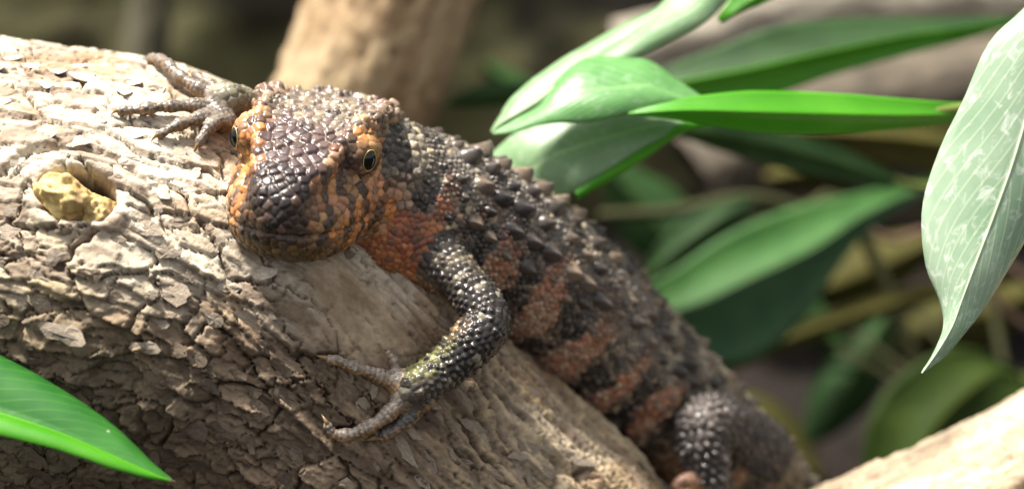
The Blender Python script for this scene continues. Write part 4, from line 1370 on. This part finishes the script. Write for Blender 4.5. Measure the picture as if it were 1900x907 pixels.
# low plant between the body and the right-hand log
pc = thing('leafy_plant', 'plant beside the lizard\'s back with wide blurred arching leaves', 'plant', W(1980, 1500, 57))
leaf(pc, [((1180, 540, 51), (1215, 585, 50.8), (1260, 670, 51)), ((1250, 500, 51), (1300, 560, 50.5), (1350, 680, 51.2)), ((1340, 440, 51.3), (1400, 512, 50.8), (1430, 650, 51.6)), ((1450, 392, 51.8), (1510, 460, 51.3), (1510, 570, 52)), ((1560, 365, 52.3), (1600, 400, 52), (1590, 450, 52.4)), ((1700, 335, 53), (1705, 350, 53), (1705, 362, 53)), ((1790, 310, 53.5), (1790, 316, 53.5), (1790, 322, 53.5))],
     mat_leaf('leaf_soft_green', (0.034, 0.115, 0.022), (0.055, 0.155, 0.035), (0.12, 0.30, 0.03), 0.3, 0.6, vein=0.1, spec=0.3), 0.05, seed=13, mat2=mat_leaf('leaf_blue_green', (0.036, 0.10, 0.045), (0.060, 0.135, 0.060), (0.09, 0.22, 0.06), 0.2, 0.6, vein=0.1, spec=0.3))
leaf(pc, [((1190, 500, 54), (1195, 520, 54), (1200, 540, 54)), ((1240, 430, 54), (1260, 460, 53.8), (1280, 500, 54)), ((1300, 385, 54.2), (1330, 410, 54), (1350, 440, 54.2)), ((1390, 360, 54.6), (1395, 368, 54.6), (1400, 376, 54.6))], LM_DARK, 0.05, seed=14)
stem(pc, [(1110, 400, 55), (1250, 392, 55), (1380, 368, 55), (1480, 390, 55.5), (1620, 470, 56), (1980, 1500, 57)], 0.22, 0.3, M_STEMD)
for q_, (x0, y0, x1, y1, w_, dd_) in enumerate(((1330, 470, 1560, 640, 60, 62), (1450, 560, 1760, 430, 55, 64), (1120, 300, 1330, 520, 70, 66), (1420, 330, 1720, 250, 45, 66), (1500, 820, 1660, 560, 60, 64), (1640, 640, 1960, 520, 60, 66), (900, 120, 1180, 330, 50, 68), (1300, 720, 1520, 880, 70, 66))):
    nx_, ny_ = (y1 - y0), -(x1 - x0)
    ll_ = math.hypot(nx_, ny_); nx_, ny_ = nx_ / ll_, ny_ / ll_
    leaf(pc, [tuple((x0 + (x1 - x0) * t_ + nx_ * o_ * w_ * math.sin(math.pi * min(max(t_, .04), .97)) ** .8, y0 + (y1 - y0) * t_ + ny_ * o_ * w_ * math.sin(math.pi * min(max(t_, .04), .97)) ** .8 + 40 * t_ * (1 - t_), dd_ + 1.2 * abs(o_)) for o_ in (-1, 0, 1)) for t_ in (0, .2, .45, .7, .9, 1)], (LM_DARK, LM_OLIVE)[q_ % 2], 0.05, seed=30 + q_)
    stem(pc, [(x1, y1, dd_), (x1 + 60, y1 + 40, dd_), (1900, 900, 60), (1980, 1500, 57)], 0.08, 0.2, M_STEMD)
leaf(pc, [((1290, 690, 53), (1292, 700, 53), (1294, 710, 53)), ((1400, 628, 53.3), (1405, 650, 53.2), (1410, 672, 53.3)), ((1560, 570, 54), (1565, 592, 53.9), (1570, 612, 54)), ((1720, 525, 54.6), (1722, 545, 54.5), (1725, 562, 54.6)), ((1900, 500, 55.3), (1902, 510, 55.3), (1904, 520, 55.3))], LM_OLIVE, 0.06, seed=15)
leaf(pc, [((1600, 905, 52), (1640, 960, 52), (1700, 1000, 52)), ((1606, 800, 52), (1690, 860, 51.6), (1800, 930, 52)), ((1650, 715, 52.3), (1745, 775, 51.9), (1850, 850, 52.3)), ((1735, 655, 52.6), (1810, 715, 52.3), (1895, 780, 52.6)), ((1800, 645, 52.9), (1850, 690, 52.8), (1900, 735, 52.9)), ((1880, 680, 53.2), (1895, 700, 53.2), (1915, 720, 53.2))], LM_MOSS, 0.05, seed=16)
stem(pc, [(1895, 700, 53.2), (1980, 740, 54), (1990, 1000, 56), (1980, 1500, 57)], 0.15, 0.3, M_STEM)
stem(pc, [(1790, 316, 53.5), (1900, 330, 54), (1990, 700, 56), (1980, 1500, 57)], 0.12, 0.3, M_STEM)
tw = thing('twig', 'thin pinkish brown twig crossing behind the hanging leaf', 'twig', W(2100, 640, 56))
tube(tw, 'shoot', catmull([W(1600, 420, 54), W(1660, 445, 54), W(1720, 430, 54.4), W(1830, 470, 55), W(1960, 560, 55.6), W(2100, 640, 56)], 30), np.linspace(0.10, 0.22, 30), M_TWIG, 8)
tube(tw, 'side_shoot', catmull([W(1790, 455, 54.8), W(1850, 560, 55), W(1930, 620, 55.6), W(2010, 640, 56)], 20), np.linspace(0.14, 0.18, 20), M_TWIG, 8)

# ------------------------------------------------------------------ other limbs of wood
def bark_limb(name, label, ax, step, nang, seed, pal, base, long=0.6, mat=M_BARK, relief=1.0, scale=1.0):
    Q_, s_ = build_tube(ax, 0, 0)
    sv_ = np.arange(0, s_[-1], step)
    q = np.stack([np.interp(sv_, s_, Q_[:, k]) for k in range(4)], -1)
    T_, e1, e2 = tube_frame(q[:, :3])
    a = np.linspace(0, 2 * math.pi, nang, endpoint=False)
    n = len(sv_)
    U_ = np.repeat(sv_, nang); A_ = np.tile(a, n); r = np.repeat(q[:, 3], nang)
    # seam turned away from the viewer
    V_ = (np.where(A_ > math.pi, A_ - 2 * math.pi, A_)) * q[:, 3].mean()
    dr = np.repeat(e1, nang, 0) * np.cos(A_)[:, None] + np.repeat(e2, nang, 0) * np.sin(A_)[:, None]
    h_, gp_, ck, tn = bark_relief(U_ / scale, V_ / scale, seed, long=np.full(len(U_), long))
    lump_ = 0.08 * r * fbm(np.stack([U_ * 0.3, np.cos(A_) * 1.3, np.sin(A_) * 1.3], -1), 3, seed)
    v = np.repeat(q[:, :3], nang, 0) + dr * (r + (h_ - gp_) * relief * scale + lump_)[:, None]
    i_ = np.arange(n - 1)[:, None] * nang + np.arange(nang)[None]
    j_ = np.arange(n - 1)[:, None] * nang + (np.arange(nang)[None] + 1) % nang
    f = np.stack([i_, j_, j_ + nang, i_ + nang], -1).reshape(-1, 4)
    nb_ = fbm(np.stack([U_ * 0.4, V_ * 0.6, U_ * 0], -1), 3, seed + 5)
    c_ = mix(pal[0], pal[1], sstep(-0.5, 0.5, tn + 0.5 * nb_))
    c_ = mix(c_, pal[2], 0.75 * ck)
    o = thing(name, label, 'branch', base)
    mesh_obj('bark', v, f, mat, o, col=c_)
    return o
PAL = (np.array([0.30, 0.225, 0.15]), np.array([0.46, 0.37, 0.26]), np.array([0.07, 0.045, 0.03]))
bark_limb('branch', 'sunlit cracked branch in the lower right corner', [(1130, 1340, 33, 2.7), (1450, 1195, 32.6, 2.7), (1700, 1078, 32.2, 2.7), (1900, 985, 31.9, 2.7), (2200, 845, 31.4, 2.7), (2600, 660, 31, 2.7)], 0.06, 260, 51, PAL, W(1130, 1250, 33), long=0.7)
bark_limb('branch', 'thick pale brown branch standing out of focus behind the lizard\'s head', [(900, -500, 44, 2.6), (800, -200, 44, 2.55), (722, 10, 44, 2.5), (640, 240, 44, 2.5), (560, 470, 44.5, 2.5), (460, 800, 45, 2.6), (330, 1250, 46, 2.7)], 0.18, 110, 52,
          (np.array([0.21, 0.135, 0.07]), np.array([0.36, 0.27, 0.16]), np.array([0.08, 0.05, 0.03])), W(330, 1250, 46), long=0.5, mat=M_BARKFAR)
bark_limb('branch', 'thin dark upright branch far behind the lizard\'s foot', [(290, -300, 80, 1.21), (280, 0, 80, 1.21), (262, 200, 80, 1.33), (240, 600, 81, 1.45), (220, 1000, 82, 1.45)], 0.4, 40, 53,
          (np.array([0.06, 0.055, 0.03]), np.array([0.09, 0.08, 0.05]), np.array([0.05, 0.04, 0.03])), W(220, 1000, 68), mat=M_BARKFAR)
bark_limb('branch', 'pale grey branch lying far back along the top right', [(1150, 110, 80, 2.06), (1330, 60, 80, 2.19), (1500, 15, 80.5, 2.32), (1750, 0, 81, 2.44), (2050, -30, 82, 2.56), (2400, -80, 83, 2.55)], 0.4, 50, 54,
          (np.array([0.20, 0.17, 0.13]), np.array([0.38, 0.34, 0.27]), np.array([0.10, 0.07, 0.05])), W(1150, 110, 62), mat=M_BARKFAR)
bark_limb('branch', 'brown branch far back behind the long bright leaves', [(1300, 330, 78, 2.56), (1500, 210, 78, 2.56), (1700, 180, 78, 2.82), (1950, 150, 78.5, 2.95), (2300, 100, 79, 2.95)], 0.4, 50, 55,
          (np.array([0.05, 0.040, 0.028]), np.array([0.11, 0.09, 0.065]), np.array([0.05, 0.035, 0.025])), W(1300, 330, 58), mat=M_BARKFAR)

# ------------------------------------------------------------------ ground and rock behind
gx = np.linspace(-400, 400, 120); gy = np.linspace(-150, 500, 110)
X2, Y2 = np.meshgrid(gx, gy)
Z2 = 1.2 * fbm(np.stack([X2.ravel() * 0.06, Y2.ravel() * 0.06, X2.ravel() * 0], -1), 4, 81)
gv = np.stack([X2.ravel(), Y2.ravel(), Z2 - 1.5], -1)
i_ = np.arange(109)[:, None] * 120 + np.arange(119)[None]
gf = np.stack([i_, i_ + 1, i_ + 121, i_ + 120], -1).reshape(-1, 4)
gc = mix(np.array([0.006, 0.0045, 0.0035]), np.array([0.018, 0.012, 0.009]), sstep(-.4, .4, fbm(gv * 0.12, 4, 82)))
tag(mesh_obj('ground', gv, gf, M_SOIL, col=gc), kind='structure')
# rock face: a rough bank that closes the view behind
ux = np.linspace(-170, 170, 300); uz = np.linspace(-4, 120, 150)
X2, Z2 = np.meshgrid(ux, uz)
p3 = np.stack([X2.ravel() * 0.05, Z2.ravel() * 0.05, X2.ravel() * 0], -1)
dy = 9 * fbm(p3, 5, 83) + 4 * np.abs(fbm(p3 * 2.5, 4, 84))
rv_ = np.stack([X2.ravel(), 92 + dy + 0.10 * Z2.ravel() + 0.0012 * X2.ravel() ** 2, Z2.ravel()], -1)
i_ = np.arange(149)[:, None] * 300 + np.arange(299)[None]
rfc = np.stack([i_, i_ + 1, i_ + 301, i_ + 300], -1).reshape(-1, 4)
t1, t2 = fbm(p3 * 1.3 + 9, 4, 85), fbm(p3 * 2.2 + 19, 4, 86)
rc = mix(np.array([0.015, 0.012, 0.008]), np.array([0.065, 0.052, 0.032]), sstep(-0.3, 0.4, t1))
rc = mix(rc, np.array([0.15, 0.14, 0.06]), 0.85 * sstep(0.0, 0.35, t2 - 0.010 * X2.ravel()))
tag(mesh_obj('rock_face', rv_, rfc, M_ROCK, col=rc), kind='structure')
